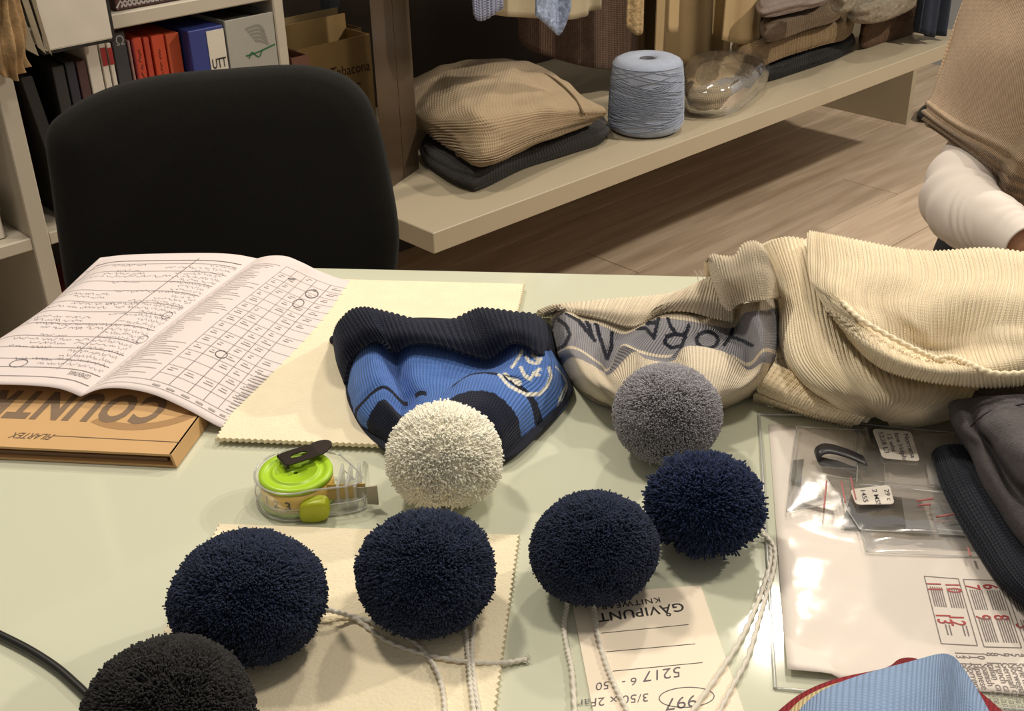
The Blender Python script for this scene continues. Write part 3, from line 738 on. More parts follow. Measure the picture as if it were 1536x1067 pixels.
# ================================================================== table
M_glass = mat('table_glass_green', rgb(204, 206, 184), .07, spec=.5, noise=.012, nscale=2, coat=.0)
M_gedge = mat('glass_edge', rgb(168, 188, 160), .15, spec=.6)
M_frame = mat('table_frame_grey', rgb(150, 150, 146), .35, metal=.6)
tb = thing('table', 'pale green glass-topped table covered with hats and pompoms', 'table', (0, .5, 0))
A, B = T(485, 402), T(985, 413); dt = (B - A) / np.linalg.norm(B - A); nt_ = np.array([-dt[1], dt[0], 0])
def TB(x, y, z): return A + dt * (x + .19) + nt_ * y + np.array([0, 0, z - TZ])
def tbox(name, x0, x1, y0, y1, z0, z1, m, bevel=.001, parent=tb): return hexa(name, [TB(x0, y0, z0), TB(x1, y0, z0), TB(x1, y1, z0), TB(x0, y1, z0), TB(x0, y0, z1), TB(x1, y0, z1), TB(x1, y1, z1), TB(x0, y1, z1)], m, parent, bevel)
TX0, TX1, TY0 = -.405, .86, -.95
tbox('glass_top', TX0, TX1, TY0, 0, TZ - .008, TZ, M_glass, .0015)
tbox('top_frame', TX0 + .003, TX1 - .003, TY0 + .003, -.003, TZ - .04, TZ - .0085, M_gedge, .001)
for x in (TX0 + .03, TX1 - .09):
    for y in (TY0 + .03, -.32): tbox('leg', x, x + .06, y, y + .06, 0, TZ - .041, M_frame, .002)

# ================================================================== office chair
M_chair = mat('chair_black_fabric', rgb(30, 29, 27), .95, spec=.15, noise=.12, nscale=300, bump=.0005, bscale=900, sheen=.05)
M_plast = mat('chair_black_plastic', rgb(20, 20, 20), .5)
ch = thing('office_chair', 'black upholstered office chair pushed up to the far side of the table', 'chair', (-.33, 1.42, 0))
out = [(68, 215), (73, 190), (92, 170), (130, 146), (180, 126), (250, 111), (340, 103), (425, 97), (475, 100), (517, 113), (546, 138), (563, 172), (577, 220), (589, 280), (597, 330), (598, 375), (585, 470), (560, 545), (470, 585),
       (330, 590), (200, 585), (130, 545), (100, 440), (86, 350), (75, 270)]
O = spline(out, 180, closed=True)
def back_pt(x, y, d=0.0):
    q = YP(x, y, 1.36); u = (x - 335) / 265.0; yy = 1.36 + .02 * u * 1.0 - .035 * u * u + .10 * (q[2] - .7) + d
    return YP(x, y, yy)
c0 = np.array([335, 330.0]); rings = []
for f, d in ((.0, -.026), (.3, -.026), (.6, -.025), (.8, -.022), (.92, -.016), (.975, -.007), (1.0, .004), (.99, .018), (.96, .027), (.9, .034), (.6, .038), (.0, .038)):
    rings.append([back_pt(*(c0 + (p - c0) * f), d) for p in O])
R_ = np.array(rings); add('backrest', np_mesh('backrest', R_.reshape(-1, 3), [quads(len(R_), 180, cv=True)]), M_chair, ch)
bc_ = YP(335, 520, 1.40)
lump('seat', [(-.33 + .24 * math.copysign(abs(math.cos(a)) ** .7, math.cos(a)), 1.24 + .22 * math.copysign(abs(math.sin(a)) ** .7, math.sin(a)), 0) for a in np.linspace(0, 6.28, 16, endpoint=False)], .43, .49, M_chair, ch, rnd=.025, crown=.012, wob=.001)
tube('back_bar', [(-.33, 1.30, .42), (-.33, 1.44, .42), (-.33, 1.47, .50), (-.33, 1.43, .68)], .02, M_plast, ch, n=30, k=10)
tube('gas_column', [(-.33, 1.24, .09), (-.33, 1.24, .25), (-.33, 1.24, .43)], .025, M_plast, ch, n=6, k=16)
for k in range(5):
    a = k * 2 * math.pi / 5 + .3; e = np.array([-.33 + .27 * math.cos(a), 1.24 + .27 * math.sin(a), .065])
    tube('leg', [(-.33, 1.24, .10), ((-.33 + e[0]) / 2, (1.24 + e[1]) / 2, .09), e], .018, M_plast, ch, n=12, k=10)
    tube('castor', [e + np.array([-.012 * math.sin(a), .012 * math.cos(a), -.036]), e + np.array([.012 * math.sin(a), -.012 * math.cos(a), -.036])], .028, M_plast, ch, n=4, k=20)

# ================================================================== person at the right
M_skin = mat('skin', rgb(206, 156, 126), .55, noise=.04, nscale=60)
M_shirt = mat('shirt_white', rgb(222, 212, 204), .8, noise=.02, nscale=20)
M_shawl = mat('shawl_knit', (1, 1, 1, 1), .95, spec=.1, attr=True, rib=(.0045, .006, .0018, .10), noise=.10, nscale=120, sheen=.2)
M_pants = mat('trousers_dark', rgb(32, 32, 36), .9)
pe = thing('person', 'person in a tan knitted shawl and white sleeve sitting at the table end', 'person', (.68, 1.42, 0))
sh, el, wr = YP(1560, 110, 1.50), YP(1442, 300, 1.30), YP(1540, 372, 1.13)
ha = wr + np.array([.07, -.045, -.005])
def skin_mesh(name, verts, edges, radii, m, parent, root=0, sub=2, label=None):
    me = bpy.data.meshes.new(name); me.from_pydata([tuple(v) for v in verts], edges, []); o = add(name, me, m, parent, smooth=False, label=label)
    md = o.modifiers.new('skin', 'SKIN'); md.use_smooth_shade = True
    sv = me.skin_vertices[0].data
    for i, r in enumerate(radii): sv[i].radius = (r, r) if not isinstance(r, tuple) else r
    sv[root].use_root = True
    ms = o.modifiers.new('subdivision', 'SUBSURF'); ms.levels = sub; ms.render_levels = sub
    return o
px_, py_ = .74, 1.47                                              # pelvis
V = [(px_, py_, .52), (px_ - .01, py_, .66), (px_ - .02, py_ - .01, .84), (px_ - .02, py_ - .02, .98), (px_ - .02, py_ - .03, 1.07), (px_ - .02, py_ - .05, 1.16), (px_ - .02, py_ - .06, 1.25),
     (sh[0] + .01, sh[1], sh[2] + .0), tuple(el), tuple(wr),
     (px_ + .17, py_ - .05, .97), (px_ + .24, py_ - .12, .78), (px_ + .16, py_ - .33, .775),
     (px_ - .09, py_ - .05, .50), (px_ - .12, py_ - .40, .50), (px_ - .12, py_ - .42, .08), (px_ - .12, py_ - .54, .05),
     (px_ + .09, py_ - .05, .50), (px_ + .12, py_ - .40, .50), (px_ + .12, py_ - .42, .08), (px_ + .12, py_ - .54, .05)]
Ee = [(0, 1), (1, 2), (2, 3), (3, 4), (4, 5), (5, 6), (3, 7), (7, 8), (8, 9), (3, 10), (10, 11), (11, 12), (0, 13), (13, 14), (14, 15), (15, 16), (0, 17), (17, 18), (18, 19), (19, 20)]
Rr = [(.14, .11), (.13, .10), (.14, .10), (.09, .08), .048, .075,   .07, .04, .034, .02, .055, .045, .026, .085, .062, .042, .035, .085, .062, .042, .035]
skin_mesh('body', V, Ee, Rr, M_skin, pe)
# sleeve with pushed-up wrinkles
def sleeve(pts, rads, name):
    C = spline(pts, 140); r = cr_axis(np.array(rads)[:, None], 140)[:, 0]; t = np.gradient(C, axis=0); t /= np.linalg.norm(t, axis=1, keepdims=True)
    ref = np.array([.3, -1, .2]); a = np.cross(t, ref); a /= np.linalg.norm(a, axis=1, keepdims=True); b = np.cross(a, t); k = 60
    ang = np.linspace(0, 6.283, k, endpoint=False); s = np.linspace(0, 1, 140)[:, None]
    wr_ = 1 + .07 * np.sin(s * 70 + 1.6 * np.sin(ang[None] * 1 + s * 7)) * np.exp(-((s - .42) / .13) ** 2) + .075 * np.abs(np.sin(s * 44 + 2.6 * np.sin(ang[None] + 1) + 1.6 * np.sin(s * 19 + ang[None] * 2))) * (.6 + .4 * np.sin(ang[None] * 2 + s * 14)) * np.exp(-((s - .74) / .2) ** 2) + .02 * np.sin(ang[None] * 2 + s * 9)
    P = C[:, None] + (r[:, None] * wr_)[..., None] * (np.cos(ang)[None, :, None] * a[:, None] + np.sin(ang)[None, :, None] * b[:, None])
    o = add(name, np_mesh(name, P.reshape(-1, 3), [quads(140, k, cv=True)]), M_shirt, pe, label='white long sleeve')
    md = o.modifiers.new('thickness', 'SOLIDIFY'); md.thickness = .002; md.offset = -1
sleeve([sh, YP(1490, 215, 1.42), YP(1441, 288, 1.31), YP(1456, 322, 1.24), YP(1500, 345, 1.18), wr], [.05, .046, .043, .040, .033, .025], 'sleeve')
# hands with fingers
def hand(w, tip, up_, name):
    d = tip - w; L = np.linalg.norm(d); d = d / L; sd = np.cross(up_, d); sd /= np.linalg.norm(sd)
    V = [w, w + d * .04, w + d * .085]; E = [(0, 1), (1, 2)]; R = [(.024, .018), (.034, .014), (.036, .012)]
    for k, (off, ln) in enumerate(((-.030, .060), (-.010, .074), (.010, .080), (.029, .072))):
        i = len(V); V += [w + d * .088 + sd * off, w + d * (.088 + ln * .5) + sd * off * 1.1 + up_ * .004, w + d * (.088 + ln * .85) + sd * off * 1.1 - up_ * .012, w + d * (.088 + ln) + sd * off * 1.1 - up_ * .022]
        E += [(2, i), (i, i + 1), (i + 1, i + 2), (i + 2, i + 3)]; R += [.0095, .0088, .008, .0065]
    i = len(V); V += [w + d * .035 + sd * .036, w + d * .065 + sd * .055 - up_ * .008, w + d * .09 + sd * .058 - up_ * .014]; E += [(1, i), (i, i + 1), (i + 1, i + 2)]; R += [.012, .010, .008]
    return skin_mesh(name, V, E, R, M_skin, pe, sub=2)
upv = np.array([0, 0, 1.0])
hand(wr, ha + np.array([.06, -.03, -.0]), upv, 'hand')
w2 = np.array(V[12]); hand(w2, w2 + np.array([-.05, -.14, .0]), upv, 'hand')
sleeve([np.array(V[10]), (np.array(V[10]) + np.array(V[11])) / 2 + np.array([.02, 0, 0]), np.array(V[11]), (np.array(V[11]) + w2) / 2, w2], [.06, .055, .05, .042, .032], 'sleeve')
# head: hair and face features
hc = np.array([px_ - .02, py_ - .06, 1.23])
hs = []
for i, th in enumerate(np.linspace(0, math.pi * .62, 16)):
    for ph in np.linspace(0, 6.283, 32, endpoint=False):
        v = np.array([math.sin(th) * math.cos(ph) * .088, math.sin(th) * math.sin(ph) * .104 + .008, math.cos(th) * .118])
        if v[1] < -.05 and v[2] < .03: v[1] = -.05
        hs.append(hc + v)
add('hair', np_mesh('hair', np.array(hs), [quads(16, 32, cv=True)]), mat('hair_brown', rgb(70, 48, 34), .6, noise=.3, nscale=90), pe)
M_eye = mat('eye', rgb(40, 34, 30), .2)
for sx in (-1, 1): lathe('eye', [(.0, -.008), (.007, -.005), (.009, 0), (.007, .005), (.0, .008)], hc + np.array([sx * .03, -.072, -.02]), M_eye, pe, k=12)
tube('nose', [hc + np.array([0, -.074, -.015]), hc + np.array([0, -.094, -.045]), hc + np.array([0, -.078, -.055])], .011, M_skin, pe, n=12, k=10)
tube('mouth', [hc + np.array([-.022, -.07, -.08]), hc + np.array([0, -.078, -.082]), hc + np.array([.022, -.07, -.08])], .006, mat('lips', rgb(170, 96, 88), .5), pe, n=12, k=8)
for sx in (-1, 1): tube('ear', [hc + np.array([sx * .078, .0, -.005]), hc + np.array([sx * .09, .008, -.03]), hc + np.array([sx * .078, .0, -.055])], .011, M_skin, pe, n=12, k=8)
# shawl draped over shoulders and upper arm
def shawl_col(u, v, px, py):
    base = np.array(rgb(206, 178, 148)[:3]); dk = np.array(rgb(146, 126, 104)[:3])
    w = np.clip((u - .74) * 12, 0, 1) * (np.sin((u - .74) * 2 * math.pi / .075) > .1)
    return base * (1 - w[..., None]) + dk * w[..., None]
def shawl_disp(u, v, mu, mv):
    r = np.where(u > .74, .0030 * np.sin((u - .74) * 2 * math.pi / .075), 0)
    return r + .004 * np.sin(v * 9 + u * 3) * (u > .2) * np.clip(u * 2, 0, 1)
patch('shawl', [
    [(1540, -220, 1.44), (1580, -240, 1.42), (1640, -250, 1.40), (1720, -240, 1.42), (1800, -200, 1.46)],
    [(1492, -90, 1.45), (1540, -120, 1.37), (1620, -140, 1.33), (1720, -120, 1.35), (1840, -80, 1.44)],
    [(1449, 0, 1.46), (1500, 0, 1.36), (1580, 0, 1.29), (1700, 0, 1.31), (1860, 30, 1.44)],
    [(1425, 80, 1.46), (1470, 80, 1.34), (1545, 90, 1.26), (1660, 90, 1.27), (1860, 110, 1.42)],
    [(1404, 136, 1.45), (1452, 164, 1.33), (1530, 190, 1.25), (1610, 210, 1.25), (1850, 220, 1.42)],
    [(1387, 168, 1.44), (1436, 207, 1.33), (1502, 240, 1.27), (1565, 275, 1.26), (1845, 290, 1.42)],
    [(1391, 186, 1.44), (1440, 228, 1.34), (1500, 264, 1.29), (1550, 308, 1.28), (1830, 330, 1.42)]],
    130, 130, M_shawl, pe, conv=YP, disp=shawl_disp, color=shawl_col, thick=.006, label='tan knitted shawl with darker ribbed hem bands')
patch('shawl_back', [
    [(1540, -220, 1.44), (1640, -240, 1.56), (1800, -200, 1.46)], [(1449, 0, 1.46), (1600, 0, 1.64), (1860, 30, 1.44)],
    [(1404, 136, 1.45), (1600, 150, 1.66), (1850, 200, 1.42)], [(1392, 190, 1.43), (1600, 260, 1.66), (1830, 340, 1.42)]], 60, 60, M_shawl, pe, conv=YP,
    color=lambda u, v, px, py: np.broadcast_to(np.array(rgb(206, 178, 148)[:3]), u.shape + (3,)), thick=.004)
tr_ = skin_mesh('trousers', V[:2] + V[13:16] + V[17:20], [(0, 1), (0, 2), (2, 3), (3, 4), (0, 5), (5, 6), (6, 7)], [(.15, .12), (.135, .105), .09, .068, .05, .09, .068, .05], M_pants, pe)
# chair under the person
c2 = thing('stool', 'black padded stool under the seated person', 'stool', (px_, py_, 0))
lump('seat', [(px_ + .21 * math.cos(a), py_ + .0 + .21 * math.sin(a), 0) for a in np.linspace(0, 6.28, 14, endpoint=False)], .36, .405, M_plast, c2, rnd=.015, crown=.01, wob=.001)
tube('column', [(px_, py_, .06), (px_, py_, .2), (px_, py_, .36)], .025, M_metal, c2, n=6, k=14)
for k in range(5):
    a = k * 2 * math.pi / 5; tube('leg', [(px_, py_, .07), (px_ + .13 * math.cos(a), py_ + .13 * math.sin(a), .05), (px_ + .25 * math.cos(a), py_ + .25 * math.sin(a), .02)], .018, M_plast, c2, n=10, k=10)
'''arm = thing('bag', 'black bag on the floor behind the elbow', 'bag', U(1415, 372, .45))
lump('bag_body', [U(x, y, .56) for x, y in [(1394, 372), (1404, 362), (1420, 358), (1440, 366), (1450, 385), (1430, 400), (1405, 396)]], .002, .56, M_plast, arm, rnd=.03, crown=.02, wob=.006)'''

# ================================================================== felt sheets
M_felt = mat('felt_cream', rgb(238, 226, 196), .95, spec=.1, noise=.035, nscale=55, bump=.0006, bscale=420)
def felt(label, tl, tr, bl, w, l, z0=0.0, lift=None):
    o = T(*tl, z0); ex = T(*tr, z0) - o; ex[2] = 0; ex /= np.linalg.norm(ex); ey = np.array([ex[1], -ex[0], 0])
    d = T(*bl, z0) - o
    if ey @ d < 0: ey = -ey
    pts = []; tooth = .0048; dep = .0020
    cs = [(0, 0), (w, 0), (w, l), (0, l)]
    for i in range(4):
        a, b = np.array(cs[i], float), np.array(cs[(i + 1) % 4], float); L = np.linalg.norm(b - a); t = (b - a) / L; nrm = np.array([t[1], -t[0]])
        k = int(L / tooth); dd = 0 if i == 0 else dep
        for j in range(k):
            pts.append(a + t * (L * j / k)); pts.append(a + t * (L * (j + .5) / k) - nrm * -dd * -1)
    P = [o + ex * p[0] + ey * p[1] for p in pts]
    ob = prism('felt_sheet', P, (0, 0, 1), .003, M_felt)
    return tag(ob, label, 'felt', 'cream felt sheets on the table'), o, ex, ey
felt('cream felt sheet with pinked edges under the blue hat', (468, 422), (777, 430), (341, 674), .21, .290, .0035)
felt('cream felt sheet with pinked edges under the navy pompoms', (328, 791), (777, 808), (238, 958), .208, .27, .0002)

# ================================================================== brown folder
M_card = mat('folder_kraft', rgb(202, 162, 110), .6, noise=.03, nscale=15)
M_cardprint = mat('folder_print', rgb(124, 102, 80), .6); M_cardprint2 = mat('folder_print_arc', rgb(164, 126, 82), .6)
HF = .0118
f0 = T(257, 682, HF); f1 = T(0, 670, HF); ex = f1 - f0; ex[2] = 0; ex /= np.linalg.norm(ex); e2 = T(300, 624, HF) - f0; e2[2] = 0; e2 /= np.linalg.norm(e2)
fo = thing('sample_book', 'brown card sample book with large grey lettering under the open papers', 'book', tuple(f0 * [1, 1, 0] + [0, 0, TZ]))
WF, LF = .22, .135
def FP(x, y, h): return f0 * [1, 1, 0] + ex * x + e2 * y + np.array([0, 0, TZ + h])
hexa('cover', [FP(0, 0, HF - .002), FP(WF, 0, HF - .002), FP(WF, LF, HF - .002), FP(0, LF, HF - .002), FP(0, 0, HF), FP(WF, 0, HF), FP(WF, LF, HF), FP(0, LF, HF)], M_card, fo, .0003)
sp0 = T(266, 703, 0) - FP(0, 0, 0); sp0[2] = 0
hexa('back_cover', [FP(0, 0, .0005) + sp0, FP(WF, 0, .0005) + sp0 * .8, FP(WF, LF, .0005) + sp0, FP(0, LF, .0005) + sp0, FP(0, 0, .0022) + sp0, FP(WF, 0, .0022) + sp0 * .8, FP(WF, LF, .0022) + sp0, FP(0, LF, .0022) + sp0], M_card, fo, .0003)
q = [FP(0, 0, HF), FP(0, LF, HF), FP(0, LF, .0005) + sp0, FP(0, 0, .0005) + sp0]
hexa('spine', [q[3], q[2], q[2] - ex * -.002, q[3] - ex * -.002, q[0], q[1], q[1] + ex * .002, q[0] + ex * .002], M_card, fo, .0002)
hexa('inner_pages', [FP(.006, .004, .0026), FP(WF, .004, .0026), FP(WF, LF, .0026), FP(.006, LF, .0026), FP(.006, .004, .0055), FP(WF, .004, .006), FP(WF, LF, .006), FP(.006, LF, .006)], mat('pages_brown', rgb(134, 106, 80), .8), fo, .0003)
# lettering reads from the far side: text x runs left, tops point to the camera
c_b, c_t = T(262, 598, HF), T(255, 637, HF)
def inF(p): 
    v = p - FP(0, 0, HF); m_ = np.array([[ex[0], e2[0]], [ex[1], e2[1]]]); return np.linalg.solve(m_, v[:2])
b_, t_ = inF(c_b), inF(c_t); hgt = abs(b_[1] - t_[1])
fmap = lambda x, y: FP(x, y, HF + .00025)
pr = Print(fmap); pr.text('COUNTRY', b_[0] + .001, b_[1], hgt / .70, ax=(1, 0), ay=(0, -1), bold=.042, wide=.57, spacing=1.16)
pr.build('title_print', M_cardprint, fo, 'large dark grey capital letters')
fb = inF(T(82, 653, HF)); pr = Print(fmap); pr.text('FILARTEX', fb[0] - .001, fb[1] + .001, .0125, ax=(1, 0), ay=(.25, -.9), bold=.004, wide=.62)
pr.line(inF(T(80, 654, HF)), inF(T(271, 664, HF)), .0008, 8); pr.build('maker_print', mat('folder_print_dark', rgb(104, 84, 66), .6), fo)
pr = Print(lambda x, y: FP(x, y, HF + .00012)); ctr = inF(T(225, 600, HF)); rad = .048
a = np.linspace(.9, 3.4, 40); pr.stroke([(ctr[0] + rad * math.cos(t), ctr[1] - rad * .85 * math.sin(t)) for t in a if ctr[1] - rad * .85 * math.sin(t) > .001 and ctr[0] + rad * math.cos(t) > .001], .0095); pr.build('ring_print', M_cardprint2, fo)

# ================================================================== open papers
M_paper = mat('paper_white', rgb(224, 212, 210), .7, noise=.01, nscale=10)
M_ink = mat('ink_print', rgb(122, 114, 112), .7); M_pen = mat('ink_pen', rgb(96, 90, 98), .6); M_faint = mat('ink_faint', rgb(168, 160, 156), .7)
pap = thing('open_papers', 'open white printed form with handwriting lying over the brown sample book', 'papers', tuple(T(200, 560, 0)))
Rf = [(121, 595, .0165), (150, 584, .0235), (185, 583, .0245), (230, 592, .0215), (280, 614, .0165), (320, 636, .008), (346, 648, .0018)]
Rb = [(386, 388, .028), (405, 384, .035), (430, 385, .036), (455, 395, .029), (480, 407, .018), (520, 420, .007), (590, 427, .0016)]
Lf = [(121, 595, .0165), (92, 584, .023), (55, 579, .0255), (0, 577, .026), (-80, 577, .024), (-175, 580, .02)]
Lb = [(386, 388, .028), (352, 382, .034), (310, 380, .036), (232, 381, .035), (185, 383, .032), (150, 387, .027)]
def page(name, f, b, label):
    Fc, Bc = np.array([T(*p) for p in f]), np.array([T(*p) for p in b]); mid = (Fc + Bc) / 2
    mid[:, 2] = TZ + np.maximum((Fc[:, 2] + Bc[:, 2]) / 2 - TZ + .002, .0016); mid[-1, 2] = TZ + .0016
    A = np.array([Fc, mid, Bc])
    nS, nT = 72, 40
    G = cr_axis(cr_axis(A, nT).swapaxes(0, 1), nS)                # (s,t)
    o = add(name, np_mesh(name, G.reshape(-1, 3), [quads(nS, nT)]), M_paper, pap, label=label)
    md = o.modifiers.new('thickness', 'SOLIDIFY'); md.thickness = .0004; md.offset = 0
    Nn = normals(G); Nn = np.where(Nn[..., 2:] < 0, -Nn, Nn)
    def fn(s, t):
        a, c = np.clip(s, 0, 1) * (nS - 1), np.clip(t, 0, 1) * (nT - 1); i, j = min(int(a), nS - 2), min(int(c), nT - 2); a -= i; c -= j
        p = G[i, j] * (1 - a) * (1 - c) + G[i + 1, j] * a * (1 - c) + G[i, j + 1] * (1 - a) * c + G[i + 1, j + 1] * a * c
        return p + Nn[i, j] * .0006
    return fn
fR = page('page', Rf, Rb, 'right page with a printed grid'); fL = page('page', Lf, Lb, 'left page with handwritten notes')
# right page: table grid (s across, t from front to back)
pr = Print(fR); w = .0026
pr.line((.02, .035), (.98, .035), w * .6, 60); pr.line((.02, .065), (.98, .065), w * .6, 60)
for s in (.42, .52, .615, .70, .79): pr.line((s, .065), (s, .93), w, 24)
for k in range(17): t = .115 + .051 * k; pr.line((.42, t), (.93, t), w * .55, 30)
pr.build('grid_print', M_ink, pap)
pr = Print(fR)
for k in range(56):
    t = .085 + .0152 * k; pr.line((.05 + .05 * random.random(), t), (.20 + .20 * random.random(), t), .0024, 20)
for k in range(16):
    t = .14 + .051 * k
    for s in (.44, .535, .635, .72, .81):
        if random.random() < .8: pr.line((s, t), (s + .02 + .04 * random.random(), t), .0036, 4); pr.line((s + .005, t + .012), (s + .02 + .03 * random.random(), t + .012), .0026, 4)
pr.rect(.82, .07, .97, .30) if False else None
for k in range(14): pr.line((.83, .08 + k * .016), (.96, .08 + k * .016), .004, 6)
for k in range(7): pr.line((.45 + .075 * k, .047), (.49 + .075 * k, .047), .008, 4)
pr.build('small_print', M_faint, pap)
pr = Print(fR); pr.stroke([(.74 + .035 * math.cos(a), .83 + .03 * math.sin(a)) for a in np.linspace(0, 6.28, 24)], .005); pr.stroke([(.72 + .03 * math.cos(a), .74 + .03 * math.sin(a)) for a in np.linspace(0, 6.28, 24)], .004)
pr.line((.52, .86), (.57, .88), .008, 4); pr.stroke([(.60 + .03 * math.cos(a), .30 + .02 * math.sin(a)) for a in np.linspace(0, 6.28, 24)], .004); pr.build('pen_marks', M_pen, pap)
# left page: ruled form and handwriting, read from the far side
pr = Print(fL)
for t in (.052, .108): pr.line((.03, t), (.98, t), .0026, 60)
for t in (.16, .235, .31, .40, .49, .565, .66, .74, .83, .90): pr.line((.05, t), (.98, t), .0022, 50)
pr.line((.05, .93), (.93, .93), .004, 40); pr.line((.93, .06), (.93, .93), .004, 30); pr.line((.40, .1), (.40, .95), .003, 30)
pr.text('COMENTARIS', .10, .098, .050, ax=(1, 0), ay=(0, -.62), bold=.0, wide=.62); pr.build('form_print', M_ink, pap)
pr = Print(fL)
for k in range(30):
    t = .135 + .026 * k; s = .04 + .05 * random.random(); pr.scribble(s, t, random.uniform(.22, .50), .022, .0017, (1, 0), (0, 1), seed=100 + k)
    if random.random() < .6: pr.scribble(.5 + .08 * random.random(), t, random.uniform(.12, .38), .020, .0017, (1, 0), (0, 1), seed=200 + k)
for c in ((.10, .50), (.06, .34), (.62, .13)): pr.stroke([(c[0] + .035 * math.cos(a), c[1] + .024 * math.sin(a)) for a in np.linspace(0, 6.28, 22)], .003)
pr.build('handwriting', M_pen, pap)

# ================================================================== pompoms
def pompom(parent, core_name, ctr, R, col, seed, n=20000, sr=.00055, flat=(1, 1, 1), lump_=.05, spike=.05, tuft=.12, inner=.35, shade=.4, floor_z=TZ + .0008, axis=None):
    r = np.random.default_rng(seed); i = np.arange(n) + .5
    ph = np.arccos(1 - 2 * i / n); th = math.pi * (1 + 5 ** .5) * i
    D = np.stack([np.cos(th) * np.sin(ph), np.sin(th) * np.sin(ph), np.cos(ph)], 1) + r.normal(0, .012, (n, 3)); D /= np.linalg.norm(D, axis=1, keepdims=True)
    D = D[D[:, 2] > -.62]; n = len(D)                       # the flattened base rests on the table
    fl = np.array(flat)
    def radius(d): return R * (1 + lump_ * (fbm(d[:, 0] * .35 + seed, d[:, 1] * .35 + d[:, 2] * .27, seed) + fbm(d[:, 2] * .4 + 3, d[:, 0] * .3 - d[:, 1] * .3, seed + 9)))
    rad = radius(D) * (1 + spike * r.normal(0, 1, n) * .5 - spike * .4)
    lean = np.stack([fbm(D[:, 0] * 1.7 + k, D[:, 1] * 1.7 + D[:, 2] * 1.3, seed + 20 + k, 3) for k in range(3)], 1) * tuft + r.normal(0, tuft * .22, (n, 3))
    base = D * (rad * inner)[:, None]; tip = (D + lean); tip /= np.linalg.norm(tip, axis=1, keepdims=True); tip = tip * rad[:, None]
    midp = (base + tip) / 2 + D * (rad * .06)[:, None]
    base, midp, tip = ctr + base * fl, ctr + midp * fl, ctr + tip * fl
    t = tip - midp; t /= np.linalg.norm(t, axis=1, keepdims=True); a = np.cross(t, r.normal(0, 1, (n, 3))); a /= np.linalg.norm(a, axis=1, keepdims=True); b = np.cross(t, a)
    w = sr * r.uniform(.75, 1.25, n)[:, None]
    Vs = []
    for c, k in ((midp, .9), (tip, 1.0)):
        for m_ in range(3):
            an = m_ * 2.0944; Vs.append(c + (a * math.cos(an) + b * math.sin(an)) * w * k)
    V = np.stack(Vs, 1).reshape(-1, 3); V[:, 2] = np.maximum(V[:, 2], floor_z)
    bs = (np.arange(n) * 6)[:, None]
    F4 = np.concatenate([bs + np.array([[k, (k + 1) % 3, 3 + (k + 1) % 3, 3 + k]]) for k in range(3)]); F3 = bs + np.array([[3, 4, 5]])
    sh = (1 + shade * r.uniform(-1, 1, n)); c = np.repeat(np.clip(np.array(col[:3]) * sh[:, None], 0, 1), 6, 0)
    cm = bmesh.new(); bmesh.ops.create_icosphere(cm, subdivisions=4, radius=1); cv = np.array([v.co[:] for v in cm.verts]); cf = np.array([[v.index for v in f.verts] for f in cm.faces]); cm.free()
    cr_ = radius(cv) * .905; P = ctr + cv * cr_[:, None] * fl; P[:, 2] = np.maximum(P[:, 2], floor_z)
    core = add(core_name, np_mesh(core_name, P, [cf], None, np.tile(np.array(col[:3]), (len(P), 1))), M_yarn, parent)
    if parent is None: core.location = (0, 0, 0)
    ob = add('yarn_tufts', np_mesh('yarn_tufts', V, [F4, F3], None, c), M_yarn, parent if parent.get('category') == 'pompom' else core, kind='stuff')
    return core
M_yarn = mat('yarn', (1, 1, 1, 1), .85, spec=.25, attr=True, sheen=.08)
M_string = mat('string_white', rgb(222, 216, 202), .85, noise=.05, nscale=200)
def centre(px, py, rpx, flatz):
    h = .04
    for _ in range(8):
        q = T(px, py, h); R = rpx / FPX * ((q - CAM) @ FW); h = R * flatz * .96
    return q, R
NAVY = rgb(33, 43, 68); NAVY2 = rgb(28, 42, 76)
def free_pom(label, px, py, rx, ry, col, seed, **kw):
    flatz = kw.pop('flatz', .9); q, R = centre(px, py, rx, flatz)
    t = thing('pompom', label, 'pompom', (q[0], q[1], TZ), 'loose yarn pompoms'); pompom(t, 'core', q, R, col, seed, flat=(1, kw.pop('fy', .95), flatz), **kw); return t
def strings(t, paths):
    for p in paths:
        tube('string', [T(x, y, h) for x, y, h in p], .0014, M_string, t, n=150, k=8, twist=.55)
p1 = free_pom('large navy pompom on the felt sheet, behind the charcoal one', 373, 897, 115, 107, NAVY, 1, flatz=.86, n=30000, sr=.0006, spike=.035, tuft=.24, lump_=.07)
strings(p1, [[(470, 915, .012), (500, 917, .012), (535, 930, .005), (580, 962, .0045), (640, 983, .0045), (700, 993, .0048), (750, 995, .003), (790, 990, .002)],
             [(475, 910, .012), (520, 922, .006), (570, 938, .0048), (618, 962, .0048), (645, 990, .0045), (660, 1020, .0045), (666, 1050, .0045), (668, 1085, .0045)]])
for k in range(7):
    tube('frayed_end', [T(770, 993, .002), T(782, 990 + (k - 3) * 1.0, .002), T(792 + (k % 3) * 2, 988 + (k - 3) * 2.6, .0015)], .0003, M_string, p1, n=10, k=4)
p2 = free_pom('navy pompom on the right half of the felt sheet', 638, 859, 105, 98, NAVY, 2, flatz=.86, n=27000, sr=.0006, tuft=.34, spike=.05, lump_=.06)
strings(p2, [[(690, 925, .01), (698, 950, .004), (702, 985, .0045), (706, 1030, .0045), (713, 1085, .0045)], [(714, 915, .01), (710, 945, .004), (708, 985, .0045), (712, 1030, .0045), (722, 1085, .0045)]])
p3 = free_pom('smooth navy pompom resting on the corner of the white tag', 890, 824, 97, 88, NAVY, 3, flatz=.86, n=27000, sr=.0006, spike=.035, tuft=.22, lump_=.05)
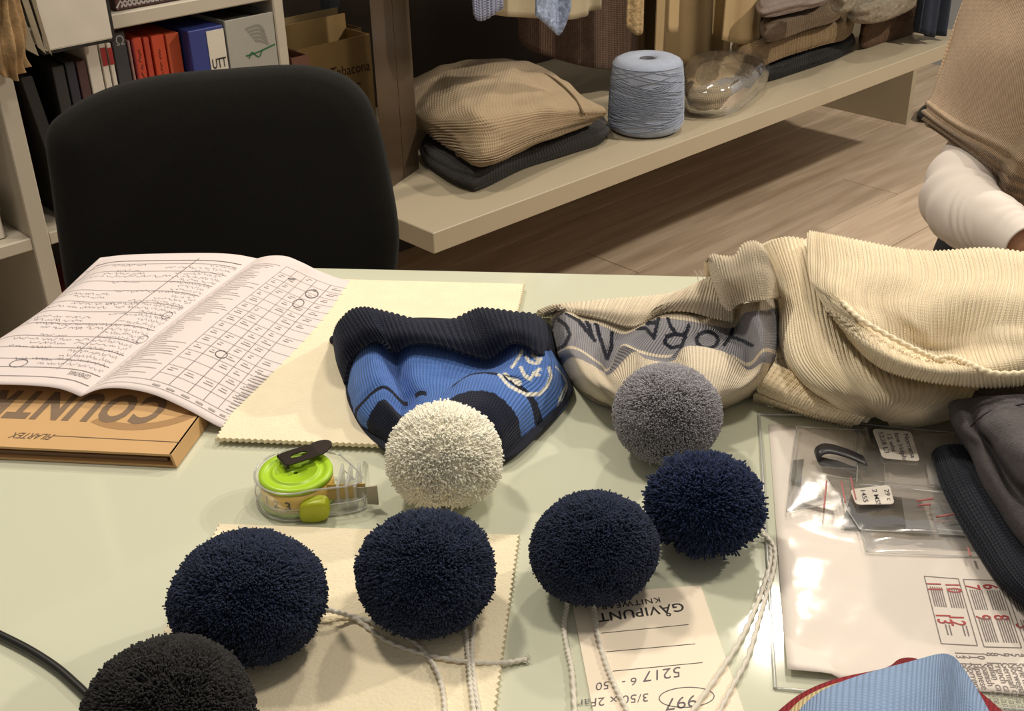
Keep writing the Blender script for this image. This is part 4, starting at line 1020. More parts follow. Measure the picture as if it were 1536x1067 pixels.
strings(p3, [[(852, 890, .012), (850, 912, .003), (846, 940, .0016), (851, 975, .0016), (858, 1010, .0016), (863, 1085, .0016)], [(890, 895, .012), (891, 915, .003), (897, 955, .002), (910, 1000, .002), (925, 1035, .002), (950, 1085, .002)]])
p4 = free_pom('spiky navy pompom beside the grey hat pompom', 1056, 757, 88, 82, NAVY2, 4, flatz=.88, n=18000, sr=.0007, tuft=.30, spike=.10, lump_=.04)
strings(p4, [[(1110, 790, .015), (1135, 793, .008), (1152, 808, .003), (1156, 835, .0016), (1148, 870, .0016), (1132, 915, .0016), (1108, 965, .002), (1072, 1020, .002), (1030, 1080, .002)],
             [(1110, 795, .012), (1140, 800, .006), (1160, 820, .003), (1161, 850, .0016), (1150, 890, .0016), (1140, 925, .0016), (1122, 985, .002), (1096, 1035, .002), (1070, 1085, .002)]])
p5 = free_pom('charcoal black pompom at the near edge by the black cable', 257, 1072, 128, 119, rgb(36, 35, 36), 5, flatz=.86, n=27000, sr=.0006, spike=.035, tuft=.22, lump_=.05)

# ================================================================== blue hat
M_hat = mat('hat_knit', (1, 1, 1, 1), .92, spec=.12, attr=True, rib=(.0026, .0022, .0009, .12), noise=.04, nscale=90, sheen=.12)
M_cuff = mat('hat_cuff', (1, 1, 1, 1), .92, spec=.12, attr=True, rib=(.0018, .0028, .0005), noise=.06, nscale=120, sheen=.12)
flatc = lambda c: (lambda u, v, px, py: np.broadcast_to(np.array(c[:3]), u.shape + (3,)))
BLUE, HNAVY, HWHITE = np.array(rgb(84, 122, 194)[:3]), np.array(rgb(22, 28, 48)[:3]), np.array(rgb(222, 220, 210)[:3])
hb_ = thing('bobble_hat', 'blue knitted bobble hat with navy ribbed cuff and white pompom', 'hat', tuple(T(680, 600, 0)), 'knitted bobble hats on the table')
rows = [
    [(516, 562, .004), (530, 524, .034), (562, 506, .046), (592, 520, .030), (625, 508, .040), (680, 512, .036), (735, 528, .026), (780, 505, .046), (815, 518, .034), (840, 545, .004)],
    [(519, 590, .002), (531, 560, .030), (562, 540, .044), (594, 556, .026), (620, 545, .036), (672, 545, .034), (728, 556, .028), (775, 540, .044), (822, 545, .034), (856, 582, .003)],
    [(526, 612, .001), (535, 590, .028), (568, 566, .040), (600, 585, .021), (622, 570, .033), (665, 570, .032), (715, 565, .034), (765, 562, .042), (815, 575, .030), (849, 610, .002)],
    [(533, 630, .001), (537, 610, .024), (575, 581, .036), (607, 608, .018), (630, 589, .030), (662, 590, .032), (705, 564, .038), (750, 564, .042), (793, 598, .030), (808, 652, .002)],
    [(552, 655, .001), (553, 628, .020), (575, 600, .032), (603, 625, .018), (626, 610, .028), (655, 608, .034), (695, 590, .040), (738, 590, .042), (773, 622, .030), (786, 668, .002)],
    [(575, 672, .001), (580, 650, .016), (598, 630, .026), (617, 638, .022), (636, 634, .028), (660, 632, .034), (690, 630, .038), (722, 630, .036), (752, 655, .024), (764, 688, .002)],
    [(590, 688, .001), (600, 680, .008), (615, 676, .012), (630, 678, .014), (645, 678, .016), (665, 680, .016), (690, 684, .016), (715, 686, .014), (740, 690, .008), (752, 698, .001)]]
motif = [[(783, 526), (776, 538), (768, 551)], [(790, 536), (793, 543), (800, 546), (806, 545), (810, 540)], [(798, 533), (804, 538), (807, 543)], [(781, 552), (786, 564), (795, 570), (799, 562), (808, 555)], [(799, 562), (806, 564)],
         [(749, 563), (764, 580), (790, 592), (808, 592), (819, 580), (824, 566), (822, 554)], [(757, 561), (765, 568), (774, 570), (780, 574)], [(772, 573), (778, 576)],
         [(832, 552), (843, 563), (851, 578), (843, 604), (839, 598), (850, 574)], [(838, 596), (836, 614), (850, 596)]]
def blue_col(u, v, px, py):
    c = np.broadcast_to(BLUE, u.shape + (3,)).copy(); R = u * 6
    j = fbm(v * 30, u * 30, 3) * .02
    c[(np.abs(R + j - 3.0 + .10 * np.clip((v - .62) * 3, 0, 1)) < .15) & ~((v > .36) & (v < .41)) & ~((v > .48) & (v < .60))] = HNAVY
    lim = 4.0 + np.where((v > .36) & (v < .60), .7, 0)
    c[R + j > lim] = HNAVY
    qx, qy = np.round(px / 1.5) * 1.5, np.round(py / 1.5) * 1.5
    for k, s in enumerate(motif):
        c[seg_dist(qx, qy, s) < (2.6 if k not in (8, 9) else 1.3)] = HWHITE
    return c
def blue_disp(u, v, mu, mv): return .0010 * np.sin(mv * 2 * math.pi / .0036) * 0 + fbm(u * 1.6, v * 2.6, 12) * .0022
patch('crown', rows, 190, 350, M_hat, hb_, disp=blue_disp, color=blue_col, label='blue striped crown with navy tip')
# dark underside layer lying on the table
lump('under_layer', [T(x, y, 0) for x, y in [(520, 585), (540, 520), (600, 490), (700, 490), (800, 500), (838, 545), (858, 590), (852, 612), (815, 655), (765, 698), (700, 705), (610, 700), (560, 672), (530, 630)]], TZ + .004, TZ + .0085,
     mat('knit_navy_inside', rgb(26, 30, 44), .95), hb_, rnd=.002, crown=.001, wob=.0005, label='navy back layer')
cb = [(517, 579), (520, 556), (529, 533), (540, 523), (561, 512), (578, 514), (593, 529), (611, 519), (637, 515), (669, 520), (703, 532), (732, 539), (750, 528), (766, 515), (784, 515), (808, 530), (838, 543)]
ct = [(500, 512), (501, 500), (505, 488), (512, 478), (526, 465), (545, 461), (565, 464), (590, 470), (620, 478), (650, 482), (680, 478), (705, 467), (720, 462), (745, 464), (775, 468), (805, 472), (826, 490)]
hb2 = [.006, .022, .036, .044, .052, .050, .038, .044, .047, .045, .038, .034, .042, .052, .052, .044, .006]
ht = [.010, .026, .040, .050, .060, .062, .058, .052, .047, .045, .047, .054, .058, .058, .056, .050, .012]
cm_ = [((a[0] + b[0]) / 2 - (3 if i < 3 else 0), (a[1] + b[1]) / 2) for i, (a, b) in enumerate(zip(ct, cb))]
crow = [[(x, y - 2, .004) for (x, y) in [(a[0], a[1] + (1 - min(1, h / .06)) * 0 + h * 560) for a, h in zip(ct, ht)]],
        [(a[0], a[1], h) for a, h in zip(ct, ht)], [(a[0], a[1], (h + h2) / 2 + .008) for a, h, h2 in zip(cm_, ht, hb2)], [(a[0], a[1], h + .002) for a, h in zip(cb, hb2)]]
def cuff_disp(n, amp): return lambda u, v, mu, mv: amp * np.abs(np.sin(v * n * math.pi)) - amp * .5
patch('cuff', crow, 36, 580, M_cuff, hb_, disp=cuff_disp(52, .0016), color=flatc(rgb(25, 31, 50)), thick=.003, label='navy ribbed turned-up cuff')
q, R = centre(667, 685, 87, .92); hp = pompom(hb_, 'pompom', q, R, rgb(255, 250, 234), 21, n=22000, sr=.00072, flat=(1, .97, .94), tuft=.30, spike=.06, lump_=.035, shade=.05); hp['label'] = 'cream white yarn pompom'

# ================================================================== grey and cream hat
gh = thing('bobble_hat', 'grey and cream bobble hat with dark lettering and grey pompom', 'hat', tuple(T(1000, 540, 0)), 'knitted bobble hats on the table')
CREAM, HGREY, LET = np.array(rgb(222, 208, 184)[:3]), np.array(rgb(146, 144, 150)[:3]), np.array(rgb(22, 26, 42)[:3])
g0 = [(824, 470, .01), (845, 458, .045), (870, 468, .036), (905, 478, .034), (940, 492, .030), (962, 482, .038), (985, 466, .044), (1030, 470, .042), (1070, 478, .036), (1098, 482, .034), (1112, 458, .052), (1140, 452, .062), (1170, 448, .03)]
g1 = [(827, 490, .008), (846, 480, .046), (872, 492, .037), (903, 503, .031), (930, 512, .026), (960, 500, .040), (985, 490, .045), (1030, 494, .042), (1072, 498, .034), (1100, 500, .028), (1118, 485, .048), (1142, 480, .062), (1171, 475, .025)]
g2 = [(833, 530, .004), (850, 522, .044), (870, 525, .040), (900, 545, .024), (912, 554, .020), (932, 518, .042), (960, 527, .042), (1003, 535, .036), (1031, 518, .047), (1087, 529, .041), (1122, 547, .026), (1145, 526, .056), (1168, 530, .015)]
g3 = [(842, 550, .003), (858, 538, .042), (880, 545, .038), (905, 558, .024), (916, 562, .022), (950, 530, .044), (970, 540, .042), (1008, 544, .038), (1032, 521, .048), (1088, 531, .042), (1120, 557, .026), (1146, 545, .050), (1160, 552, .010)]
g4 = [(858, 575, .002), (876, 570, .034), (895, 572, .036), (915, 578, .032), (928, 576, .034), (950, 568, .042), (970, 565, .044), (1008, 562, .044), (1035, 558, .046), (1080, 565, .042), (1110, 575, .036), (1135, 570, .036), (1146, 580, .005)]
g5 = [(885, 597, .001), (902, 594, .022), (918, 595, .026), (930, 598, .030), (940, 600, .032), (955, 600, .034), (975, 600, .036), (1005, 600, .036), (1035, 600, .036), (1070, 600, .032), (1092, 598, .028), (1112, 592, .022), (1122, 598, .002)]
g6 = [(920, 614, .001), (930, 613, .010), (938, 613, .012), (945, 614, .014), (955, 615, .014), (965, 615, .014), (980, 616, .014), (1005, 616, .014), (1030, 616, .014), (1050, 616, .012), (1066, 615, .010), (1080, 613, .006), (1090, 612, .001)]
letters = [[(1099, 494), (1095, 505), (1087, 517)], [(1095, 505), (1112, 510), (1127, 518)], [(1061 + 16 * math.cos(a), 510 + 12.5 * math.sin(a)) for a in np.linspace(0, 6.3, 18)],
           [(1033, 488), (1023, 519), (1007, 522), (997, 513), (1001, 503), (1028, 501)], [(1014, 501), (1006, 490), (1002, 479)], [(988, 477), (981, 506)], [(984, 484), (972, 486), (962, 485)], [(981, 506), (970, 494), (956, 493)],
           [(894, 486), (900, 506), (911, 536)], [(918, 500), (917, 522), (911, 537)], [(849, 469), (868, 481), (892, 510)], [(879, 479), (889, 505)], [(838, 480), (850, 489), (855, 502), (847, 518), (834, 526)]]
def grey_col(u, v, px, py):
    R = u * 6; c = np.broadcast_to(CREAM, u.shape + (3,)).copy(); j = fbm(v * 30, u * 20, 5) * .02
    c[(R + j > .55) & (R + j < 1.92)] = HGREY; c[(R + j > 2.08) & (R + j < 2.95)] = HGREY; c[(R + j > 1.9) & (R + j < 2.5) & (v > .60) & (v < .77)] = HGREY
    qx, qy = np.round(px / 1.4) * 1.4, np.round(py / 1.4) * 1.4
    ok = (R > .5) & (R < 2.6)
    for s in letters: c[(seg_dist(qx, qy, s) < 2.9) & ok] = LET
    return c
patch('crown', [g0, g1, g2, g3, g4, g5, g6], 190, 350, M_hat, gh, disp=lambda u, v, a, b: fbm(u * 2, v * 3, 31) * .0015, color=grey_col, label='cream crown with grey lettered band')
lump('under_layer', [T(x, y, 0) for x, y in [(826, 500), (835, 470), (900, 470), (1000, 465), (1100, 465), (1165, 480), (1165, 535), (1150, 565), (1125, 595), (1080, 615), (1000, 622), (920, 618), (875, 598), (842, 550)]], TZ + .0006, TZ + .010,
     mat('knit_cream_inside', rgb(206, 194, 166), .95, rib=(.0036, .003, .001)), gh, rnd=.005, crown=.001, wob=.0006, label='cream back layer')
kt = [(806, 466, .012), (830, 458, .026), (870, 453, .032), (920, 448, .036), (965, 445, .040), (1000, 441, .044), (1030, 433, .05), (1055, 420, .06), (1080, 408, .066), (1100, 404, .07)]
kb = [(822, 476, .012), (842, 462, .048), (868, 470, .040), (903, 478, .038), (936, 489, .034), (960, 487, .040), (985, 470, .048), (1030, 468, .046), (1070, 478, .042), (1100, 484, .04)]
km = [((a[0] + b[0]) / 2, (a[1] + b[1]) / 2, (a[2] + b[2]) / 2 + .006) for a, b in zip(kt, kb)]
k_ = [(a[0], a[1] + a[2] * 560 - 2, .003) for a in kt]
patch('cuff', [k_, kt, km, kb], 32, 480, M_cuff, gh, disp=cuff_disp(62, .0014), color=flatc(rgb(226, 212, 188)), thick=.003, label='cream ribbed cuff')
ft = [(1062, 388, .085), (1068, 383, .092), (1085, 385, .092), (1102, 384, .094), (1114, 367, .102), (1130, 362, .104), (1142, 369, .102), (1150, 388, .094)]
fm = [(1066, 415, .074), (1078, 412, .086), (1092, 412, .090), (1108, 410, .092), (1122, 402, .096), (1137, 400, .097), (1152, 405, .092), (1166, 420, .075)]
fb_ = [(1082, 458, .055), (1095, 466, .058), (1106, 458, .066), (1118, 453, .072), (1132, 451, .076), (1146, 450, .076), (1158, 449, .070), (1172, 446, .05)]
fk = [(x, y + 44, .03) for x, y, h in ft]
patch('cuff', [fk, ft, fm, fb_], 40, 260, M_cuff, gh, disp=cuff_disp(26, .0020), color=flatc(rgb(226, 212, 188)), thick=.004, label='cream cuff end folded upward')
q, R = centre(1001, 622, 82, .92); hp = pompom(gh, 'pompom', q, R, rgb(156, 154, 160), 22, n=28000, sr=.0006, flat=(1, .96, .93), tuft=.16, spike=.03, lump_=.03, shade=.18); hp['label'] = 'grey yarn pompom'
for k, (x, y) in enumerate(((1044, 404), (1052, 405), (1058, 406))): tube('loose_thread', [T(x + 4, 424, .05), T(x + 1, 412, .056), T(x - 3, y + 1, .06)], .00035, M_string, gh, n=12, k=5)

# ================================================================== cream hats
M_cream = mat('cream_rib_knit', rgb(246, 230, 198), .92, spec=.12, rib=(.0016, .003, .0005), noise=.03, nscale=60, sheen=.15)
def ribd(n, amp, extra=None): return lambda u, v, mu, mv: amp * np.abs(np.sin(v * n * math.pi)) + (extra(u, v) if extra is not None else 0)
h3 = thing('knitted_hat', 'cream ribbed hat brim peeking out at the bottom of the cream pile', 'hat', tuple(T(1190, 590, 0)), 'cream ribbed hats')
patch('brim', [[(1160, 545, .030), (1200, 565, .030), (1250, 590, .028), (1320, 610, .025)], [(1146, 568, .027), (1180, 585, .027), (1235, 607, .027), (1300, 625, .022)],
               [(1136, 582, .019), (1170, 597, .020), (1225, 617, .020), (1290, 635, .012)], [(1140, 590, .013), (1172, 602, .014), (1222, 620, .014), (1285, 636, .008)],
               [(1131, 592, .011), (1165, 605, .012), (1218, 622, .012), (1280, 638, .006)], [(1130, 602, .001), (1163, 610, .001), (1216, 626, .001), (1278, 640, .001)]], 90, 200, M_cream, h3, disp=ribd(40, .0014), label='folded ribbed brim')
lump('folded_body', [T(x, y, 0) for x, y in [(1150, 575), (1180, 520), (1260, 500), (1380, 500), (1440, 560), (1400, 620), (1280, 625), (1200, 608)]], TZ + .0006, TZ + .022, M_cream, h3, rnd=.006, crown=.002, wob=.001)
h2 = thing('knitted_hat', 'cream ribbed hat with gathered crown lying under the folded one', 'hat', tuple(T(1280, 560, 0)), 'cream ribbed hats')
cols = [
    [(1136, 378, .02), (1152, 410, .022), (1166, 460, .018), (1166, 515, .014), (1186, 566, .016), (1236, 607, .016), (1296, 632, .012)],
    [(1146, 366, .056), (1166, 410, .058), (1178, 460, .052), (1184, 520, .048), (1212, 570, .046), (1258, 604, .038), (1304, 628, .020)],
    [(1172, 360, .072), (1190, 420, .070), (1200, 470, .064), (1212, 530, .060), (1246, 575, .054), (1282, 603, .044), (1309, 624, .024)],
    [(1212, 358, .076), (1226, 430, .072), (1236, 490, .066), (1252, 545, .060), (1280, 582, .054), (1300, 604, .046), (1314, 624, .026)],
    [(1270, 372, .052), (1280, 450, .050), (1288, 515, .048), (1302, 560, .056), (1318, 590, .052), (1322, 608, .046), (1320, 626, .026)],
    [(1340, 392, .046), (1345, 480, .040), (1350, 550, .038), (1362, 578, .050), (1364, 598, .048), (1350, 614, .042), (1326, 628, .024)],
    [(1430, 410, .04), (1430, 500, .036), (1436, 570, .036), (1430, 592, .042), (1408, 612, .040), (1376, 624, .034), (1332, 632, .018)],
    [(1500, 430, .03), (1500, 540, .03), (1480, 596, .022), (1450, 616, .012), (1412, 632, .006), (1376, 640, .004), (1338, 640, .002)]]
patch('crown', np.array(cols).swapaxes(0, 1).tolist(), 90, 420, M_cream, h2, disp=lambda u, v, a, b: .0018 * np.abs(np.sin(v * 46 * math.pi)) * (1 - .4 * u) + fbm(u * 2, v * 3, 8) * .0025, thick=.003)
tube('crown_hole_edge', [T(1299, 632, .012), T(1306, 624, .022), T(1320, 622, .026), T(1332, 626, .02), T(1336, 636, .008)], .0016, M_cream, h2, n=24, k=8)
lump('under_layer', [T(x, y, 0) for x, y in [(1180, 500), (1182, 450), (1230, 430), (1350, 450), (1450, 480), (1460, 570), (1400, 622), (1300, 626), (1225, 588)]], TZ + .023, TZ + .034, M_cream, h2, rnd=.004, crown=.001, wob=.001)
h1 = thing('knitted_hat', 'cream ribbed hat with rolled brim, topmost of the cream pile', 'hat', tuple(T(1400, 480, 0)), 'cream ribbed hats')
up_rows = [
    [(1216, 392, .05), (1262, 395, .05), (1330, 402, .05), (1400, 406, .05), (1480, 402, .05), (1570, 405, 0.050), (1650, 419, 0.045), (1700, 445, 0.036)],
    [(1213, 349, .096), (1255, 356, .100), (1330, 370, .102), (1400, 377, .102), (1480, 374, .106), (1570, 386, 0.106), (1650, 400, 0.095), (1700, 426, 0.048)],
    [(1211, 385, .094), (1262, 395, .102), (1335, 408, .106), (1410, 414, .106), (1490, 410, .110), (1570, 420, 0.110), (1650, 434, 0.099), (1700, 460, 0.050)],
    [(1214, 418, .088), (1258, 440, .098), (1326, 452, .096), (1400, 456, .100), (1482, 446, .106), (1570, 455, 0.108), (1650, 469, 0.097), (1700, 495, 0.049)],
    [(1226, 440, .084), (1268, 462, .098), (1335, 492, .086), (1398, 512, .080), (1470, 500, .086), (1570, 490, 0.098), (1650, 504, 0.088), (1700, 530, 0.044)],
    [(1243, 463, .080), (1285, 489, .092), (1346, 520, .082), (1402, 534, .074), (1474, 528, .080), (1570, 512, 0.094), (1650, 526, 0.085), (1700, 552, 0.042)],
    [(1262, 488, .074), (1305, 520, .090), (1358, 543, .090), (1418, 555, .086), (1482, 552, .084), (1570, 540, 0.082), (1650, 554, 0.074), (1700, 580, 0.037)],
    [(1272, 504, .070), (1308, 538, .074), (1350, 562, .074), (1412, 575, .070), (1490, 580, .066), (1570, 570, 0.066), (1650, 584, 0.059), (1700, 610, 0.036)],
    [(1275, 506, .066), (1310, 538, .062), (1352, 560, .060), (1414, 572, .056), (1490, 578, .054), (1570, 570, 0.054), (1650, 584, 0.049), (1700, 610, 0.036)]]
def up_ex(u, v):
    R = u * 8
    braid = .0010 * np.sin(v * 150 + 6 * np.sin(R * 6)) * np.exp(-((R - 5.3) / .5) ** 2) * (v < .5)
    bul = .008 * np.exp(-(((v - .36) / .07) ** 2 + ((R - 3.7) / .5) ** 2)) + .007 * np.exp(-(((v - .60) / .05) ** 2 + ((R - 4.2) / 1.2) ** 2))
    return braid + bul + fbm(u * 2.5, v * 2.5, 17) * .0025
patch('crown', up_rows, 120, 500, M_cream, h1, disp=ribd(86, .0015, up_ex), thick=.003)
tube('seam_cord', [T(1262, 452, .1), T(1290, 478, .098), T(1335, 505, .094), T(1380, 528, .088), T(1410, 540, .084), T(1440, 552, .082), T(1470, 562, .08)], .0018, M_cream, h1, n=140, k=8, twist=.5, label='braided seam')
tube('brim_edge', [T(1400, 540, .084), T(1425, 536, .086), T(1450, 545, .086), T(1490, 560, .085), T(1540, 560, .083)], .002, M_cream, h1, n=80, k=8, twist=.6)

# ================================================================== charcoal marl hat and navy ribbed hat (right)
M_marl = mat('marl_charcoal', rgb(84, 78, 80), .95, spec=.1, noise=.28, nscale=420, bump=.0006, bscale=600, sheen=.2, rib=(.0016, .0016, .0004))
M_navr = mat('rib_navy_dark', rgb(34, 38, 48), .92, spec=.12, rib=(.0018, .003, .0005), noise=.08, nscale=120, sheen=.1)
hn = thing('knitted_hat', 'very dark navy ribbed hat brim lying across the plastic bags', 'hat', tuple(T(1470, 760, 0)))
nr = [[(1450, 668, .024), (1480, 720, .026), (1520, 790, .026), (1560, 850, .026), (1600, 900, .024)],
      [(1425, 668, .026), (1456, 725, .030), (1500, 800, .030), (1540, 862, .030), (1590, 915, .026)],
      [(1408, 672, .022), (1432, 735, .026), (1480, 815, .026), (1522, 876, .026), (1585, 925, .022)],
      [(1399, 681, .012), (1420, 742, .014), (1468, 826, .014), (1512, 884, .014), (1580, 932, .012)],
      [(1401, 690, .0035), (1422, 748, .0035), (1470, 832, .0035), (1513, 890, .0035), (1580, 936, .0035)]]
patch('brim', np.array(nr).swapaxes(0, 1).tolist(), 120, 160, M_navr, hn, disp=lambda u, v, a, b: .0011 * np.abs(np.sin(v * 22 * math.pi)), thick=.003)
hm = thing('knitted_hat', 'charcoal marl hat folded on top of the dark navy brim', 'hat', tuple(T(1490, 680, 0)))
mr_ = [[(1422, 612, .030), (1428, 640, .030), (1448, 672, .030), (1470, 720, .030), (1500, 770, .030), (1545, 830, .030), (1600, 890, .030)],
       [(1421, 606, .044), (1432, 636, .046), (1458, 664, .046), (1480, 712, .046), (1512, 762, .046), (1555, 815, .046), (1610, 870, .044)],
       [(1432, 600, .052), (1452, 640, .054), (1476, 672, .052), (1498, 715, .050), (1530, 756, .050), (1575, 800, .050), (1620, 850, .050)],
       [(1455, 596, .056), (1462, 640, .050), (1490, 676, .046), (1512, 718, .042), (1545, 756, .042), (1590, 790, .042), (1640, 830, .042)],
       [(1480, 594, .060), (1478, 630, .064), (1500, 662, .068), (1530, 700, .068), (1565, 735, .066), (1610, 765, .062), (1660, 800, .058)],
       [(1530, 592, .062), (1530, 625, .070), (1545, 655, .072), (1575, 690, .072), (1610, 715, .070), (1650, 740, .066), (1700, 770, .06)],
       [(1600, 590, .03), (1610, 620, .03), (1620, 650, .03), (1650, 680, .03), (1680, 700, .03), (1710, 725, .03), (1740, 750, .03)]]
patch('folded_body', np.array(mr_).swapaxes(0, 1).tolist(), 100, 100, M_marl, hm, disp=lambda u, v, a, b: fbm(u * 2, v * 2, 44) * .002, thick=.003)
lump('under_layer', [T(x, y, 0) for x, y in [(1428, 622), (1450, 612), (1540, 606), (1640, 640), (1680, 720), (1610, 870), (1560, 830), (1500, 760), (1452, 680)]], TZ + .014, TZ + .029, M_marl, hm, rnd=.006, crown=.001, wob=.001)
tube('seam', [T(1456, 640, .053), T(1468, 628, .06), T(1490, 616, .064), T(1536, 606, .067)], .0006, mat('seam_dark', rgb(40, 38, 42), .9), hm, n=30, k=6)

# ================================================================== big clear bag with printed sheet
sheetm = mat('paper_sheet', rgb(232, 222, 212), .55, noise=.01, nscale=10)
so = T(1153, 637, .0008); sx_ = T(1180, 1012, .0008) - so; Ls = np.linalg.norm(sx_); sx_ /= Ls; sy_ = np.array([-sx_[1], sx_[0], 0])
SWd = .30
def SHP(a, b, h=.0008):                      # a along the left edge (towards camera), b to the right
    bend = .0030 * math.exp(-((a - .16) / .05) ** 2) * (.4 + b) + .002 * math.exp(-(((b - .16) / .05) ** 2))
    q = so + sx_ * a + sy_ * b; q = q.copy(); q[2] = TZ + h + bend; return q
ps = thing('printed_sheet', 'white care-label sheet with red numbers inside the clear bag', 'sheet', tuple(so))
nA, nB = 50, 50
G = np.array([[SHP(a, b) for b in np.linspace(0, SWd, nB)] for a in np.linspace(0, Ls, nA)])
# near left corner curls over
for i, a in enumerate(np.linspace(0, Ls, nA)):
    for j, b in enumerate(np.linspace(0, SWd, nB)):
        d = (a - (Ls - .022)) + (.030 - b) * .75
        if d > 0 and b < .03 and a > Ls - .03: G[i, j] += np.array([0, 0, .004 * min(1, d / .03)])
o = add('paper', np_mesh('paper', G.reshape(-1, 3), [quads(nA, nB)]), sheetm, ps); md = o.modifiers.new('thickness', 'SOLIDIFY'); md.thickness = .0003; md.offset = 0
# print: local frame measured from picture points
def inS(x, y):
    v = T(x, y, .002) - so; return np.array([v @ sx_, v @ sy_])
smap = lambda a, b: SHP(a, b, .00125)
red = mat('print_red', rgb(176, 52, 52), .6); grey = mat('print_line_grey', rgb(120, 112, 108), .6); gt = mat('print_text_grey', rgb(124, 114, 112), .6)
prG, prR, prT = Print(smap), Print(smap), Print(smap)
for (c0_, c1_, c2_, c3_) in (((1386, 866), (1437, 871), (1466, 969), (1412, 965)), ((1444, 872), (1497, 875), (1532, 974), (1476, 971)), ((1503, 876), (1560, 880), (1600, 980), (1540, 976))):
    C = [inS(*c) for c in (c0_, c1_, c2_, c3_)]
    for a, b in zip(C, C[1:] + C[:1]): prG.line(a, b, .0006, 8)
    e = lambda s, t: C[0] * (1 - s) * (1 - t) + C[1] * s * (1 - t) + C[2] * s * t + C[3] * (1 - s) * t
    for s0, s1 in ((.10, .42), (.58, .92)):
        for t0, t1 in ((.16, .46), (.58, .93)):
            if c0_[0] == 1386 and t0 > .5:
                for k in range(2): prT.line(e(s0 + .16 + .1 * k, t0 + .14), e(s0 + .16 + .1 * k, t1 - .06), .0008, 4)
                continue
            for k in range(6): prT.line(e(s0 + (s1 - s0) * k / 5, t0), e(s0 + (s1 - s0) * k / 5, t1), .0007, 6)
prG.build('table_print', grey, ps)
AX, AY = (1, .06), (-.06, 1)
for s, x, y in (('10', 1424, 876), ('11', 1396, 874), ('12', 1430, 923), ('13', 1410, 920), ('6', 1480, 880), ('7', 1454, 880), ('8', 1497, 925), ('9', 1470, 924), ('3', 1530, 938), ('2', 1520, 882)):
    p_ = inS(x, y); prR.text(s, p_[0], p_[1] - .003, .0125, AX, AY, bold=.01, wide=.8)
prR.build('number_print', red, ps, 'red printed numbers')
for k, s in enumerate(['13  PO number', '12  Norrøna name', '11  Japanese  care and', '10  Spanish  care and', '9   Italian  care and cont', '8   French care and content', '7   German care and content', '6   Norwegian care and content', '5   Style number', '4   Size']):
    p_ = inS(1437 + 10.6 * k, 977 + .6 * k); prT.text(s, p_[0], p_[1] - .002, .0060, AX, AY, bold=.0, wide=1.0)
prT.build('text_print', gt, ps)
M_bag = film('clear_bag', tint=(.99, .99, .99, 1), refl=.12, base=.006, rough=.15, haze=.03, bump=.0005, bscale=26)
bgp = thing('plastic_bag', 'large clear plastic bag holding the printed sheet and small bags', 'bag', tuple(so), None)
nA, nB = 90, 90
GB = np.zeros((nA, nB, 3)); aa = np.linspace(-.014, Ls + .012, nA); bb = np.linspace(-.007, SWd + .02, nB)
for i, a in enumerate(aa):
    for j, b in enumerate(bb):
        ed = min(1, (a + .014) / .02, (Ls + .012 - a) / .02, (b + .007) / .012); GB[i, j] = SHP(a, b, .0006 + .0026 * max(ed, 0))
AA, BB = np.meshgrid(aa, bb, indexing='ij')
GB[..., 2] += np.clip(fbm(AA * 11, BB * 11, 61) * .0013, -.0005, .003) * np.clip((AA + .014) / .03, 0, 1) * np.clip((BB + .007) / .02, 0, 1) + .012 * np.clip(1 - np.hypot((AA - .05) / .11, (BB - .12) / .16), 0, 1)
bgo = add('bag_front', np_mesh('bag_front', GB.reshape(-1, 3), [quads(nA, nB)]), M_bag, bgp)
M_crease = film('bag_edge', tint=(.95, .96, .95, 1), refl=.3, base=.08, rough=.2, haze=.35)
tube('bag_edge', [GB[i, 0] for i in range(0, nA, 8)] + [GB[-1, 0]], .0011, M_crease, bgp, n=60, k=6); tube('bag_edge', [GB[0, j] for j in range(0, nB, 8)] + [GB[0, -1]], .0011, M_crease, bgp, n=60, k=6)
tube('bag_edge', [GB[-1, j] for j in range(0, nB, 8)] + [GB[-1, -1]], .0011, M_crease, bgp, n=60, k=6)

# small zip bags lying inside on the sheet
M_zip = film('zip_bag_film', tint=(.985, .985, .985, 1), refl=.26, base=.02, rough=.12, haze=.09, bump=.0005, bscale=40)
M_dark = mat('trim_dark_rubber', rgb(46, 44, 48), .4); M_card2 = mat('label_card', rgb(230, 222, 210), .6); M_grey2 = mat('trim_grey', rgb(150, 148, 148), .6)
M_redz = mat('zip_red', rgb(196, 120, 116), .5)
def zbag(label, cs, h, contents):
    t = thing('zip_bag', label, 'bag', tuple(T(*cs[0], 0)), 'small clear zip bags')
    P = [T(x, y, h) for x, y in cs]; n = 30
    G = np.array([[P[0] * (1 - a) * (1 - b) + P[1] * a * (1 - b) + P[2] * a * b + P[3] * (1 - a) * b for b in np.linspace(0, 1, n)] for a in np.linspace(0, 1, n)])
    X, Y = np.meshgrid(np.linspace(0, 1, n), np.linspace(0, 1, n), indexing='ij'); bulge = (np.sin(X * math.pi) * np.sin(Y * math.pi)) ** .5
    Gt = G.copy(); Gt[..., 2] += .0035 * bulge + fbm(X * 1.3, Y * 1.3, int(h * 9000)) * .0012 * bulge
    o = add('film', np_mesh('film', Gt.reshape(-1, 3), [quads(n, n)]), M_zip, t)
    for e in ([Gt[:, 0], Gt[:, -1], Gt[0], Gt[-1]]): tube('seam', list(e[::6]) + [e[-1]], .0005, M_crease, t, n=30, k=5)
    def loc(s, r): p = G[min(int(np.clip(s, 0, 1) * (n - 1)), n - 1), min(int(np.clip(r, 0, 1) * (n - 1)), n - 1)]; return p
    return t
def quadflat(name, cs, h, th, m, parent, bevel=.0, label=None):
    return prism(name, [T(x, y, h) for x, y in cs], (0, 0, 1), th, m, parent, 0, label)
